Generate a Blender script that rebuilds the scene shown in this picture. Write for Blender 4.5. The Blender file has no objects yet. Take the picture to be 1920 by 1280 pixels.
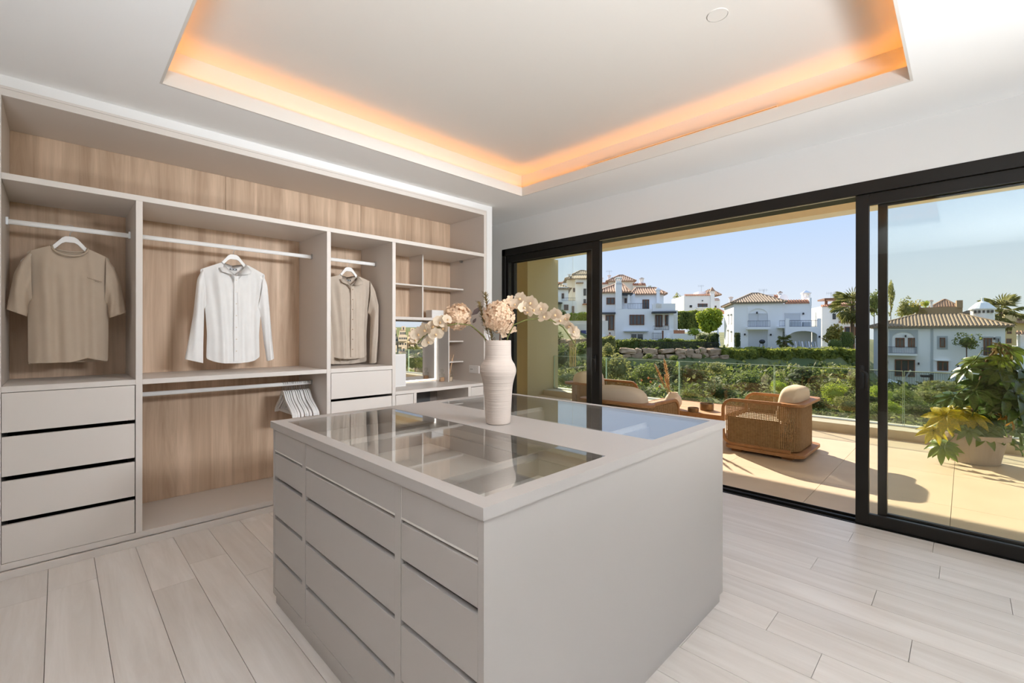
import bpy, math, random
from math import sin, cos, pi, sqrt, radians as RAD
from mathutils import Vector, Matrix
random.seed(7)
S = bpy.context.scene
COL = S.collection

# ------------------------------------------------------------------ camera, sky, sun, lights, exposure
CAM = Vector((0, 0, 1.3)); YAW = RAD(44.947); FPX = 850.2; HY = 626.8
FW = Vector((cos(YAW), sin(YAW), 0)); RT = Vector((sin(YAW), -cos(YAW), 0))
cd = bpy.data.cameras.new('camera'); cam = bpy.data.objects.new('camera', cd); COL.objects.link(cam)
cd.sensor_width = 36; cd.lens = 36 * FPX / 1920; cd.shift_y = -(640 - HY) / 1920
cd.clip_start = 0.05; cd.clip_end = 2000
cam.location = CAM
cam.matrix_world = Matrix.Translation(CAM) @ Matrix.Rotation(YAW - pi / 2, 4, 'Z') @ Matrix.Rotation(pi / 2, 4, 'X') @ Matrix.Rotation(RAD(0.06), 4, 'Z')
S.camera = cam

S.view_settings.view_transform = 'Standard'; S.view_settings.look = 'None'
S.view_settings.gamma = 1; S.view_settings.use_curve_mapping = False
S.view_settings.exposure = 0.62
S.cycles.use_denoising = True
S.cycles.max_bounces = 12; S.cycles.diffuse_bounces = 6; S.cycles.glossy_bounces = 5; S.cycles.transparent_max_bounces = 24
S.cycles.transmission_bounces = 6; S.cycles.sample_clamp_indirect = 8; S.cycles.caustics_reflective = False; S.cycles.caustics_refractive = False

W = bpy.data.worlds.new('sky'); S.world = W; W.use_nodes = True
n = W.node_tree.nodes; l = W.node_tree.links
bg = n['Background']; tc = n.new('ShaderNodeTexCoord'); sx = n.new('ShaderNodeSeparateXYZ'); cr = n.new('ShaderNodeValToRGB')
l.new(tc.outputs['Generated'], sx.inputs[0]); l.new(sx.outputs['Z'], cr.inputs[0]); l.new(cr.outputs[0], bg.inputs[0])
e = cr.color_ramp.elements
e[0].position = 0.0; e[0].color = (.74, .81, .90, 1); e[1].position = 1.0; e[1].color = (.42, .60, 1.0, 1)
for p_, c_ in ((.06, (.76, .84, .95)), (.20, (.58, .74, 1.0)), (.45, (.50, .67, 1.0))):
    q_ = e.new(p_); q_.color = (*c_, 1)
SKY_STRENGTH = 0.65
bg.inputs[1].default_value = SKY_STRENGTH

SUN_TO = Vector((1.0, 1.325, 0.919)).normalized()
sd = bpy.data.lights.new('sun', 'SUN'); so = bpy.data.objects.new('sun', sd); COL.objects.link(so)
so.rotation_euler = SUN_TO.to_track_quat('Z', 'Y').to_euler(); sd.energy = 7.0; sd.color = (1, .87, .69); sd.angle = RAD(.6)

def area(name, loc, target, sx_, sy_, power, color):
    d = bpy.data.lights.new(name, 'AREA'); d.shape = 'RECTANGLE'; d.size = sx_; d.size_y = sy_; d.energy = power; d.color = color
    o = bpy.data.objects.new(name, d); COL.objects.link(o); o.location = loc
    o.rotation_euler = (Vector(target) - Vector(loc)).to_track_quat('-Z', 'Y').to_euler()
    return o
# added fill lamps behind the camera: two wash the ceiling, one the wardrobe
area('fill_uplight_right', (.9, -2.3, .15), (1.5, -1.1, 1.9), 1.6, .6, 24, (.895, .945, 1)).data.spread = RAD(84)
area('fill_uplight_left', (-.9, -1.7, .15), (-.3, -.7, 1.9), 1.6, 1.0, 86, (.895, .945, 1)).data.spread = RAD(90)
area('fill_beam_wardrobe', (2.6, -2.4, 2.55), (2.1, 3.6, 1.7), 1.4, .5, 20, (.91, .95, 1)).data.spread = RAD(48)

# ------------------------------------------------------------------ materials
def nt(m): return m.node_tree.nodes, m.node_tree.links
def M(name, col, rough=.6, metal=0, spec=.4, var=None, bump=None, grain=None, rnd=0, emit=None, trans=0, coat=0):
    """var=(scale, second colour, contrast); grain=(axis scale xyz, second colour); rnd = brightness spread per object"""
    m = bpy.data.materials.new(name); m.use_nodes = True; n, l = nt(m); b = n['Principled BSDF']
    b.inputs['Base Color'].default_value = (*col, 1); b.inputs['Roughness'].default_value = rough
    b.inputs['Metallic'].default_value = metal; b.inputs['Specular IOR Level'].default_value = spec
    if coat: b.inputs['Coat Weight'].default_value = coat
    t = n.new('ShaderNodeTexCoord'); out = None
    if grain:
        mp = n.new('ShaderNodeMapping'); mp.inputs['Scale'].default_value = grain[0]
        add = None
        oi = n.new('ShaderNodeObjectInfo'); vm = n.new('ShaderNodeVectorMath'); vm.operation = 'MULTIPLY_ADD'
        cb = n.new('ShaderNodeCombineXYZ')
        for k in range(3): l.new(oi.outputs['Random'], cb.inputs[k])
        l.new(cb.outputs[0], vm.inputs[0]); vm.inputs[1].default_value = (37, 53, 71); l.new(t.outputs['Object'], vm.inputs[2])
        l.new(vm.outputs[0], mp.inputs[0])
        nz = n.new('ShaderNodeTexNoise'); nz.inputs['Scale'].default_value = 1; nz.inputs['Detail'].default_value = 8; nz.inputs['Roughness'].default_value = .62; nz.inputs['Distortion'].default_value = .6
        l.new(mp.outputs[0], nz.inputs['Vector'])
        r = n.new('ShaderNodeValToRGB'); r.color_ramp.elements[0].position = .32; r.color_ramp.elements[1].position = .68
        r.color_ramp.elements[0].color = (*grain[1], 1); r.color_ramp.elements[1].color = (*col, 1)
        l.new(nz.outputs['Fac'], r.inputs[0]); out = r.outputs[0]
    elif var:
        nz = n.new('ShaderNodeTexNoise'); nz.inputs['Scale'].default_value = var[0]; nz.inputs['Detail'].default_value = 5
        l.new(t.outputs['Object'], nz.inputs['Vector'])
        r = n.new('ShaderNodeValToRGB'); c_ = var[2] if len(var) > 2 else .2
        r.color_ramp.elements[0].position = .5 - c_; r.color_ramp.elements[1].position = .5 + c_
        r.color_ramp.elements[0].color = (*var[1], 1); r.color_ramp.elements[1].color = (*col, 1)
        l.new(nz.outputs['Fac'], r.inputs[0]); out = r.outputs[0]
    if rnd:
        oi2 = n.new('ShaderNodeObjectInfo'); mr = n.new('ShaderNodeMapRange'); mr.inputs['To Min'].default_value = 1 - rnd; mr.inputs['To Max'].default_value = 1 + rnd
        l.new(oi2.outputs['Random'], mr.inputs[0]); hs = n.new('ShaderNodeHueSaturation'); l.new(mr.outputs[0], hs.inputs['Value'])
        if out: l.new(out, hs.inputs['Color'])
        else: hs.inputs['Color'].default_value = (*col, 1)
        out = hs.outputs[0]
    if out: l.new(out, b.inputs['Base Color'])
    if bump:
        nb = n.new('ShaderNodeTexNoise'); nb.inputs['Scale'].default_value = bump[0]; nb.inputs['Detail'].default_value = 4
        if len(bump) > 2:
            mp2 = n.new('ShaderNodeMapping'); mp2.inputs['Scale'].default_value = bump[2]; l.new(t.outputs['Object'], mp2.inputs[0]); l.new(mp2.outputs[0], nb.inputs['Vector'])
        else: l.new(t.outputs['Object'], nb.inputs['Vector'])
        bp = n.new('ShaderNodeBump'); bp.inputs['Strength'].default_value = bump[1]; bp.inputs['Distance'].default_value = .01
        l.new(nb.outputs['Fac'], bp.inputs['Height']); l.new(bp.outputs[0], b.inputs['Normal'])
    if emit:
        b.inputs['Emission Color'].default_value = (*emit[0], 1); b.inputs['Emission Strength'].default_value = emit[1]
    if trans:
        tr = n.new('ShaderNodeBsdfTranslucent'); mx = n.new('ShaderNodeMixShader'); mx.inputs[0].default_value = trans
        if out: l.new(out, tr.inputs[0])
        else: tr.inputs[0].default_value = (*col, 1)
        l.new(b.outputs[0], mx.inputs[1]); l.new(tr.outputs[0], mx.inputs[2]); l.new(mx.outputs[0], n['Material Output'].inputs[0])
    return m
def GLASS(name, tint, ior=1.5, rough=0.0):
    m = bpy.data.materials.new(name); m.use_nodes = True; n, l = nt(m); n.remove(n['Principled BSDF'])
    fr = n.new('ShaderNodeFresnel'); ge = n.new('ShaderNodeNewGeometry'); mr = n.new('ShaderNodeMapRange')
    mr.inputs['To Min'].default_value = ior; mr.inputs['To Max'].default_value = 1 / ior; l.new(ge.outputs['Backfacing'], mr.inputs[0]); l.new(mr.outputs[0], fr.inputs[0])
    tr = n.new('ShaderNodeBsdfTransparent'); tr.inputs[0].default_value = (*tint, 1)
    gl = n.new('ShaderNodeBsdfGlossy'); gl.inputs['Roughness'].default_value = rough
    mx = n.new('ShaderNodeMixShader'); l.new(fr.outputs[0], mx.inputs[0]); l.new(tr.outputs[0], mx.inputs[1]); l.new(gl.outputs[0], mx.inputs[2])
    l.new(mx.outputs[0], n['Material Output'].inputs[0]); return m

m_wall = M('wall_paint', (.80, .79, .775), .7, bump=(60, .03))
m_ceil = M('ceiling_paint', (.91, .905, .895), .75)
m_cove = M('warm_paint_darkened', (.70, .665, .615), .75)  # warm ceiling paint, darkened to offset the strong light in the recess
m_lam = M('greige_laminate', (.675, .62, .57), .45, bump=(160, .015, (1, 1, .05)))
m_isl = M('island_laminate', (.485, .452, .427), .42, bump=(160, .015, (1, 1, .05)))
m_dark = M('drawer_shadow', (.03, .026, .024), .8)  # near-black colour painting the shade inside the drawers and behind their gaps
m_oak = M('oak_back_panel', (.70, .515, .37), .55, grain=((12, 12, .6), (.40, .27, .175)), bump=(90, .06, (1, 1, .04)))
m_floor = M('whitewashed_oak', (.83, .775, .728), .34, spec=.9, grain=((14, 1.1, 14), (.69, .625, .568)), rnd=.05, bump=(120, .06, (1, .05, 1)))
m_sub = M('floor_joint', (.25, .19, .14), .9)
m_frame = M('dark_bronze_aluminium', (.013, .011, .009), .42, metal=.3)
m_black = M('black_plastic', (.012, .012, .012), .4)
m_rod = M('white_metal', (.80, .785, .765), .5)
m_steel = M('steel', (.5, .5, .5), .3, metal=1)
m_white = M('white_lacquer', (.80, .78, .76), .4)
m_glass = GLASS('window_glass', (.985, .993, .962), 1.35)
m_tglass = GLASS('table_glass', (.97, .97, .96), 2.1)
m_bglass = GLASS('balustrade_glass', (.93, .965, .93), 1.5)
m_cglass = GLASS('clear_glass', (.95, .95, .93), 1.45)
m_edge = M('glass_edge', (.45, .62, .52), .3)
m_mirror = M('mirror_silver', (.93, .93, .92), .01, metal=1)
m_led = M('white_light_strip', (1, 1, 1), .5, emit=((1, .97, .92), 1.5))
m_ledo = M('amber_light_strip', (1, .7, .35), .5, emit=((1, .37, .03), 6.5))
m_plaster = M('beige_plaster', (.52, .45, .29), .8)
m_tile = M('travertine_tile', (.66, .54, .41), .5, var=(3.5, (.60, .485, .36), .25), rnd=.03)
m_grout = M('grout', (.36, .29, .2), .9)
m_teak = M('teak', (.42, .22, .09), .5, grain=((3, 14, 14), (.33, .145, .05)))
m_slat = M('teak_slat', (.62, .40, .24), .55, grain=((14, 2, 14), (.5, .30, .16)), rnd=.08)
m_cane_shade = M('dark_cane_shade', (.10, .06, .028), .8)  # dark colour standing in for shade behind the cane
m_tray = M('pale_tray_lining', (.80, .765, .72), .5)
m_cane = M('woven_cane', (.36, .225, .10), .6, var=(40, (.28, .16, .065)))
m_cush = M('cream_linen', (.70, .60, .47), .9, bump=(300, .15))
m_ceram = M('matt_ceramic', (.61, .52, .455), .8, bump=(1, .3, (2, 2, 160)))
m_ceram2 = M('terrace_ceramic', (.78, .66, .55), .8, bump=(1, .3, (2, 2, 120)))
m_brass = M('bronze_metal', (.20, .13, .07), .35, metal=.8)
m_pot = M('taupe_plastic', (.42, .345, .28), .55)
m_soil = M('soil', (.06, .045, .03), .95)

# ------------------------------------------------------------------ mesh helpers
class MB:
    def __init__(s): s.v = []; s.f = []; s.mi = []; s.cur = 0
    def add(s, vs, fs):
        o = len(s.v); s.v += [tuple(p) for p in vs]
        for f in fs: s.f.append(tuple(i + o for i in f)); s.mi.append(s.cur)
        return s
    def box(s, x0, x1, y0, y1, z0, z1):
        if x0 > x1: x0, x1 = x1, x0
        if y0 > y1: y0, y1 = y1, y0
        if z0 > z1: z0, z1 = z1, z0
        return s.add([(x0, y0, z0), (x1, y0, z0), (x1, y1, z0), (x0, y1, z0), (x0, y0, z1), (x1, y0, z1), (x1, y1, z1), (x0, y1, z1)],
                     [(3, 2, 1, 0), (4, 5, 6, 7), (0, 1, 5, 4), (1, 2, 6, 5), (2, 3, 7, 6), (3, 0, 4, 7)])
    def bar(s, a, b, w, h, up=(0, 0, 1)):
        a = Vector(a); b = Vector(b); d = (b - a).normalized(); u = Vector(up)
        if abs(d.dot(u)) > .98: u = Vector((1, 0, 0))
        sd_ = d.cross(u).normalized() * w / 2; u = sd_.cross(d).normalized() * h / 2
        return s.add([a - sd_ - u, a + sd_ - u, a + sd_ + u, a - sd_ + u, b - sd_ - u, b + sd_ - u, b + sd_ + u, b - sd_ + u],
                     [(3, 2, 1, 0), (4, 5, 6, 7), (0, 1, 5, 4), (1, 2, 6, 5), (2, 3, 7, 6), (3, 0, 4, 7)])
    def loft(s, rings, cap=True, closed=True):
        k = len(rings[0]); vs = [p for r in rings for p in r]; fs = []
        for i in range(len(rings) - 1):
            for j in range(k if closed else k - 1):
                a = i * k + j; b = i * k + (j + 1) % k
                fs.append((a, b, b + k, a + k))
        if cap and closed: fs.append(tuple(range(k - 1, -1, -1))); fs.append(tuple(range((len(rings) - 1) * k, len(rings) * k)))
        return s.add(vs, fs)
    def tube(s, pts, r, n=8, cap=True):
        pts = [Vector(p) for p in pts]; rs = r if isinstance(r, (list, tuple)) else [r] * len(pts); rings = []; prev = None
        for i, p in enumerate(pts):
            d = (pts[min(i + 1, len(pts) - 1)] - pts[max(i - 1, 0)]).normalized()
            if prev is None:
                u = Vector((0, 0, 1)) if abs(d.z) < .9 else Vector((1, 0, 0))
                u = (u - d * u.dot(d)).normalized()
            else: u = (prev - d * prev.dot(d)).normalized()
            prev = u; w = d.cross(u)
            rings.append([p + (u * cos(2 * pi * j / n) + w * sin(2 * pi * j / n)) * rs[i] for j in range(n)])
        return s.loft(rings, cap)
    def lathe(s, prof, c=(0, 0, 0), n=32, cap=True):
        return s.loft([[(c[0] + r * cos(2 * pi * j / n), c[1] + r * sin(2 * pi * j / n), c[2] + z) for j in range(n)] for r, z in prof], cap)
    def prism(s, poly, f0, f1):
        """poly: 2D points; f0/f1 map a 2D point to 3D at either face"""
        k = len(poly); vs = [f0(*p) for p in poly] + [f1(*p) for p in poly]
        fs = [tuple(range(k - 1, -1, -1)), tuple(range(k, 2 * k))] + [(i, (i + 1) % k, (i + 1) % k + k, i + k) for i in range(k)]
        return s.add(vs, fs)
    def pillow(s, c, r, e=.45, n=20, m=12, rot=None):
        def sg(x, p): return math.copysign(abs(x) ** p, x)
        rings = []
        for i in range(m + 1):
            ph = -pi / 2 + pi * i / m; ph = max(-pi / 2 + .02, min(pi / 2 - .02, ph)); ring = []
            for j in range(n):
                th = 2 * pi * j / n
                p = Vector((r[0] * sg(cos(ph), e) * sg(cos(th), e), r[1] * sg(cos(ph), e) * sg(sin(th), e), r[2] * sg(sin(ph), e)))
                if rot: p = rot @ p
                ring.append(p + Vector(c))
            rings.append(ring)
        return s.loft(rings)
    def build(s, name, mat, parent=None, smooth=False, bevel=0, kind=None, loc=None):
        me = bpy.data.meshes.new(name); me.from_pydata(s.v, [], s.f); me.update()
        ms = mat if isinstance(mat, (list, tuple)) else [mat]
        for m in ms: me.materials.append(m)
        if len(ms) > 1: me.polygons.foreach_set('material_index', s.mi)
        if smooth: me.shade_smooth() if hasattr(me, 'shade_smooth') else me.polygons.foreach_set('use_smooth', [True] * len(me.polygons))
        o = bpy.data.objects.new(name, me); COL.objects.link(o)
        if parent: o.parent = parent
        if loc: o.location = loc
        if bevel:
            b = o.modifiers.new('b', 'BEVEL'); b.width = bevel; b.segments = 2; b.limit_method = 'ANGLE'
        if kind: o['kind'] = kind
        return o
def box(name, mat, x0, x1, y0, y1, z0, z1, parent=None, bevel=0, kind=None):
    return MB().box(x0, x1, y0, y1, z0, z1).build(name, mat, parent, bevel=bevel, kind=kind)
def tag(o, label, cat, group=None):
    o['label'] = label; o['category'] = cat
    if group: o['group'] = group
    return o
def empty(name, loc=(0, 0, 0), rz=0, kind=None):
    o = bpy.data.objects.new(name, None); COL.objects.link(o); o.location = loc; o.rotation_euler = (0, 0, rz); o.empty_display_size = .1
    if kind: o['kind'] = kind
    return o
def thing(name, label, cat, loc=(0, 0, 0), rz=0, group=None): return tag(empty(name, loc, rz), label, cat, group)
def inst(o, parent=None, name=None):
    c = o.copy(); COL.objects.link(c)
    if parent: c.parent = parent
    return c
def dup(root, loc=None, rz=None, label=None, group=None, scale=None):
    r = root.copy(); COL.objects.link(r)
    if loc is not None: r.location = loc
    if rz is not None: r.rotation_euler = (0, 0, rz)
    if scale: r.scale = scale if isinstance(scale, tuple) else (scale,) * 3
    if label: r['label'] = label
    if group: r['group'] = group
    for ch in list(root.children):
        c = ch.copy(); COL.objects.link(c); c.parent = r
        for g in ch.children:
            d = g.copy(); COL.objects.link(d); d.parent = c
    return r
def rrect(x0, x1, y0, y1, r, k=6):
    out = []
    for cx, cy, a in ((x1 - r, y1 - r, 0), (x0 + r, y1 - r, 90), (x0 + r, y0 + r, 180), (x1 - r, y0 + r, 270)):
        for i in range(k + 1):
            t = RAD(a + 90 * i / k); out.append((cx + r * cos(t), cy + r * sin(t)))
    return out
# ------------------------------------------------------------------ room shell
XW = 3.891; ZC = 2.673; YF = 3.608; YB = 4.2
XL, YN, YFAR = -2.0, -2.6, 5.3
fl = box('floor', m_sub, XL, XW + .01, YN, YFAR, -.12, -.022, kind='structure')
JO = {20: [.135], 19: [.516], 18: [.096], 17: [-.16], 16: [.605], 15: [.316], 13: [.157], 12: [.618], 11: [.411], 10: [.838], 4: [2.74], 3: [1.2], 2: [2.9], 5: [1.6]}
PW = .1866; X0P = -.036
for k in range(-11, 22):
    a = max(X0P + PW * k, XL); b = min(X0P + PW * (k + 1), XW + .005)
    if b - a < .02: continue
    st = JO.get(k, [random.uniform(YN, YN + 1.9)])[0]; ys = [YN]
    y = st
    while y - 1.9 > YN + .1: y -= 1.9
    while y < YFAR - .1:
        if y > YN + .05: ys.append(y)
        y += 1.9
    ys.append(YFAR)
    for i in range(len(ys) - 1):
        if b < .74 or a > 2.27 or ys[i] > 2.35 or ys[i + 1] < .84 or True:
            box('plank', m_floor, a + .0011, b - .0011, ys[i] + .001, ys[i + 1] - .001, -.022, 0, fl)
# ceiling: soffit with the rectangular tray opening
TX0, TX1, TY0, TY1 = .404, 3.255, .209, 3.112
ce = MB()
LT = .012
for b_ in ((XL, TX0 - LT, YN, YFAR), (TX1 + LT, XW + .2, YN, YFAR), (TX0 - LT, TX1 + LT, YN, TY0 - LT), (TX0 - LT, TX1 + LT, TY1 + LT, YFAR)):
    ce.box(*b_, ZC, ZC + .03)
ceo = ce.build('ceiling', m_ceil, kind='structure')
LT = .012; ZL = ZC + .085
lp = MB()
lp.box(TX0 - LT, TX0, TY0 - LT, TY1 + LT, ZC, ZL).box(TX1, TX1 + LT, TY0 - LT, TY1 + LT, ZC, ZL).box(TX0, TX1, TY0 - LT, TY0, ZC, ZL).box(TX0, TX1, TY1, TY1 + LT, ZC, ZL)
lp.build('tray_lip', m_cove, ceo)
SB = .11; ZU = 2.925
cw = MB()
a0, a1, b0, b1 = TX0 - SB, TX1 + SB, TY0 - SB, TY1 + SB
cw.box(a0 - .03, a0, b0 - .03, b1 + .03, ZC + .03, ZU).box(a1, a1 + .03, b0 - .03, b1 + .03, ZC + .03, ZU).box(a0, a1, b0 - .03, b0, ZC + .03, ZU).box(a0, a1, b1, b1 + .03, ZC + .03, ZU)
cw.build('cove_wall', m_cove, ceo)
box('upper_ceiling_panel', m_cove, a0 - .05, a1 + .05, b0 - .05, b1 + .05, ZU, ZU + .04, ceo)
def led(x0, x1, y0, y1): box('light_strip', m_ledo, x0, x1, y0, y1, ZC + .034, ZC + .042, ceo)
led(a0 + .045, a0 + .06, b0 + .05, b1 - .05); led(a1 - .06, a1 - .045, b0 + .05, b1 - .05)
led(a0 + .07, a1 - .07, b0 + .045, b0 + .06); led(a0 + .07, a1 - .07, b1 - .06, b1 - .045)
sp = thing('ceiling_speaker', 'small round flush white speaker in the upper ceiling of the lit recess', 'speaker', (2.368, .891, ZU - .003))
MB().lathe([(.048, 0), (.048, .003)], n=28).build('speaker_grille', m_cove, sp); MB().lathe([(.050, .0), (.052, .003), (.0485, .003), (.0485, .0)], n=28, cap=False).build('speaker_ring', m_cove, sp)
# slim air slot on the cove wall towards the window
av = thing('air_vent', 'long slim white air vent slot set in the glowing ceiling recess on the window side', 'air vent', (a1 - .012, 1.64, 2.80))
MB().box(0, .012, -.76, .76, .012, .016).box(0, .012, -.76, .76, -.016, -.012).box(0, .012, -.765, -.76, -.016, .016).box(0, .012, .76, .765, -.016, .016).build('vent_frame', m_white, av)
for z_ in (-.005, .005): MB().box(.003, .011, -.758, .758, z_ - .0015, z_ + .0015).build('slat', m_white, av)
# walls
WY0, WY1, WZ = -2.3, 4.06, 2.347
wr = MB(); wr.box(XW, XW + .2, WY1, YFAR, -.1, ZC + .4).box(XW, XW + .2, YN, WY0, -.1, ZC + .4).box(XW, XW + .2, WY0, WY1, WZ, ZC + .4)
wr.build('wall_right', m_wall, kind='structure')
box('wall_far', m_wall, XL, 3.308, YB + .05, YB + .15, 0, ZC + .02, kind='structure')
box('wall_passage', m_wall, 3.2, XW + .2, YFAR, YFAR + .1, 0, ZC + .3, kind='structure')
box('wall_end', m_wall, 3.231, 3.308, YF, YFAR, 0, ZC, kind='structure')
box('trim_1', m_wall, XL, 3.231, YF - .001, YB + .05, 2.617, ZC, kind='structure')
box('wall_left', M('darkened_wall', (.20, .14, .10), .6), XL - .1, XL, YN, YFAR, 0, ZC + .3, kind='structure')  # unseen wall, coloured dark to cut bounce light on the island drawers
wn = MB(); NX0, NX1, NZ0, NZ1 = -.6, 3.4, .0, 2.35
wn.box(XL, NX0, YN - .2, YN, 0, ZC + .3).box(NX1, XW + .2, YN - .2, YN, 0, ZC + .3).box(NX0, NX1, YN - .2, YN, NZ1, ZC + .3)
wn.build('wall_near', m_wall, kind='structure')
w2 = empty('window_added', (NX0, YN - .1, 0), kind='structure')  # unseen window added to bring more daylight into the room
f2 = MB(); f2.box(0, 4.0, -.04, .04, 0, .06).box(0, 4, -.04, .04, 2.28, 2.35)
for x_ in (0, 1.97, 3.94): f2.box(x_, x_ + .06, -.04, .04, .06, 2.28)
f2.build('window_frame', m_frame, w2)
for x_ in (.06, 2.03): box('pane', m_glass, x_, x_ + 1.91, -.003, .003, .06, 2.28, w2)
box('roof_slab', m_wall, XL - .1, XW + .2, YN - .2, YFAR + .1, 3.0, 3.2, kind='structure')

# ------------------------------------------------------------------ sliding window wall
w1 = empty('window_1', (XW, 0, 0), kind='structure')
XO = .19
fr = MB(); fr.box(-.004, XO, WY1 - .06, WY1, 0, WZ).box(-.004, XO, WY0, WY0 + .06, 0, WZ)
fr.box(-.004, XO, WY0, WY1, WZ - .085, WZ)
fr.build('window_frame', m_frame, w1, bevel=.003)
tr = MB(); tr.box(.0, .19, WY0, WY1, -.03, -.016)
for x_ in (.004, .085, .10, .175): tr.box(x_, x_ + .008, WY0 + .06, WY1 - .06, -.016, .002)
tr.build('track', m_frame, w1)
box('head_gasket', m_plaster, .02, .024, WY0 + .06, WY1 - .06, WZ - .091, WZ - .0855, w1)
def panel(x0, y0, y1, sl, sr, handle=None, hs=1):
    """sash panel at depth x0..x0+.05 between y0 and y1; sl/sr stile widths at the y1 / y0 ends"""
    z0, z1 = .003, WZ - .087
    p = MB(); p.box(x0, x0 + .05, y0, y0 + sr, z0, z1).box(x0, x0 + .05, y1 - sl, y1, z0, z1)
    p.box(x0, x0 + .05, y0 + sr, y1 - sl, z0, .075).box(x0, x0 + .05, y0 + sr, y1 - sl, z1 - .072, z1)
    so_ = p.build('sash', m_frame, w1, bevel=.002)
    bd = MB(); bd.box(x0 - .001, x0 + .012, y0 + sr, y1 - sl, .075, .082).box(x0 - .001, x0 + .012, y0 + sr, y1 - sl, z1 - .079, z1 - .072)
    bd.build('glazing_bead', m_black, so_)
    box('pane', m_glass, x0 + .022, x0 + .028, y0 + sr - .005, y1 - sl + .005, .07, z1 - .067, so_)
    if handle is not None:
        h = MB(); yc = handle; h.box(x0 - .008, x0, yc - .014, yc + .014, .93, 1.09)
        h.tube([(x0 - .008, yc, 1.06), (x0 - .045, yc, 1.06)], .008, 8)
        h.tube([(x0 - .045, yc, 1.062), (x0 - .047, yc - .03 * hs, 1.04), (x0 - .047, yc - .034 * hs, 1.02), (x0 - .047, yc - .034 * hs, .92)], [.009, .009, .009, .008], 8)
        h.build('handle', m_black, so_, smooth=True)
panel(.014, 2.637, 4.02, .062, .092, 2.69, 1)
panel(.104, 2.80, 4.01, .06, .062)
panel(.014, -1.05, .535, .072, .07, .50, 1)
panel(.104, -1.06, .424, .05, .06)
panel(.104, -2.24, -1.0, .06, .06)
panel(.014, -2.24, -1.02, .06, .06)

# ------------------------------------------------------------------ wardrobe
wd = thing('wardrobe', 'built-in open greige wardrobe with oak backing, hanging bays and drawer stack along the wall', 'wardrobe')
XA, XB = -.245, 3.229
def L(name, *b, m=m_lam): return box(name, m, *b, parent=wd, bevel=.0015)
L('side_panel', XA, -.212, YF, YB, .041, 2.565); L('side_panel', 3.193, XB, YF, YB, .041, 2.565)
for x0, x1 in ((.339, .372), (1.52, 1.552), (2.106, 2.139)): L('divider', x0, x1, YF, YB, .078, 2.122)
L('shelf', -.212, 3.193, YF - .001, YB, 2.122, 2.156)
L('top_panel', XA, XB, YF, YB, 2.565, 2.602)
L('crown_strip', XA, XB, YF - .004, YF + .03, 2.602, 2.616)
L('bottom_panel', -.212, 3.193, YF, YB, .041, .078)
L('plinth', XA, XB, YF - .024, YF - .006, 0, .041)
L('shelf', -.212, .339, YF, YB, .988, 1.02); L('shelf', .372, 1.52, YF + .002, YB, .988, 1.02); L('shelf', 1.552, 2.106, YF, YB, .988, 1.022)
for x0, x1, z0, z1 in ((-.212, .339, 1.02, 2.122), (.372, 1.52, .078, .988), (.372, 1.52, 1.02, 2.122), (1.552, 2.106, 1.022, 2.122), (2.139, 3.193, .07, 2.122)):
    L('back_panel', x0, x1, YB - .004, YB + .012, z0, z1, m=m_oak)
for x0, x1 in ((-.212, .95), (.952, 2.1), (2.102, 3.193)): L('back_panel', x0, x1, YB - .004, YB + .012, 2.156, 2.565, m=m_oak)
def drawer(parent, x0, x1, z0, z1, y, mat, depth=.4, lab=None):
    f = box('drawer', mat, x0 + .002, x1 - .002, y, y + .02, z0, z1, parent, bevel=.0012)
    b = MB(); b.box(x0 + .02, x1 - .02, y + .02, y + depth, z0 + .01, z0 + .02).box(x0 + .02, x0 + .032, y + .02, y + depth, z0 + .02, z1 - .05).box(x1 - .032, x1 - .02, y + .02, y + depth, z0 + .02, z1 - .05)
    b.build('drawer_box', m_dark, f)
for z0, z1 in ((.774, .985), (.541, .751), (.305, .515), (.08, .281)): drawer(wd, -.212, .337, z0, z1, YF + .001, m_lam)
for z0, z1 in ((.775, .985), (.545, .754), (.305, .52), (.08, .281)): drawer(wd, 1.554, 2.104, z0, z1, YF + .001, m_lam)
for x0, x1 in ((-.211, .338), (1.553, 2.105)): L('drawer_shade', x0, x1, YF + .45, YF + .455, .08, .985, m=m_dark)  # dark sheets that paint the shade seen through the drawer gaps
def rail(x0, x1, z, nm='hanging_rail'):
    r = MB(); pr = [(.008 * cos(2 * pi * j / 14), .015 * sin(2 * pi * j / 14)) for j in range(14)]
    r.loft([[(x, 3.912 + a, z + b) for a, b in pr] for x in (x0 + .003, x1 - .003)])
    o = r.build(nm, m_rod, wd, smooth=False)
    for x in (x0, x1):
        s_ = 1 if x == x0 else -1
        MB().box(x, x + s_ * .010, 3.899, 3.925, z - .019, z + .024).build('rail_bracket', m_steel, o)
rail(-.212, .339, 1.950); rail(.372, 1.52, 1.953); rail(1.552, 2.106, 1.954); rail(.372, 1.52, .894)
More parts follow.
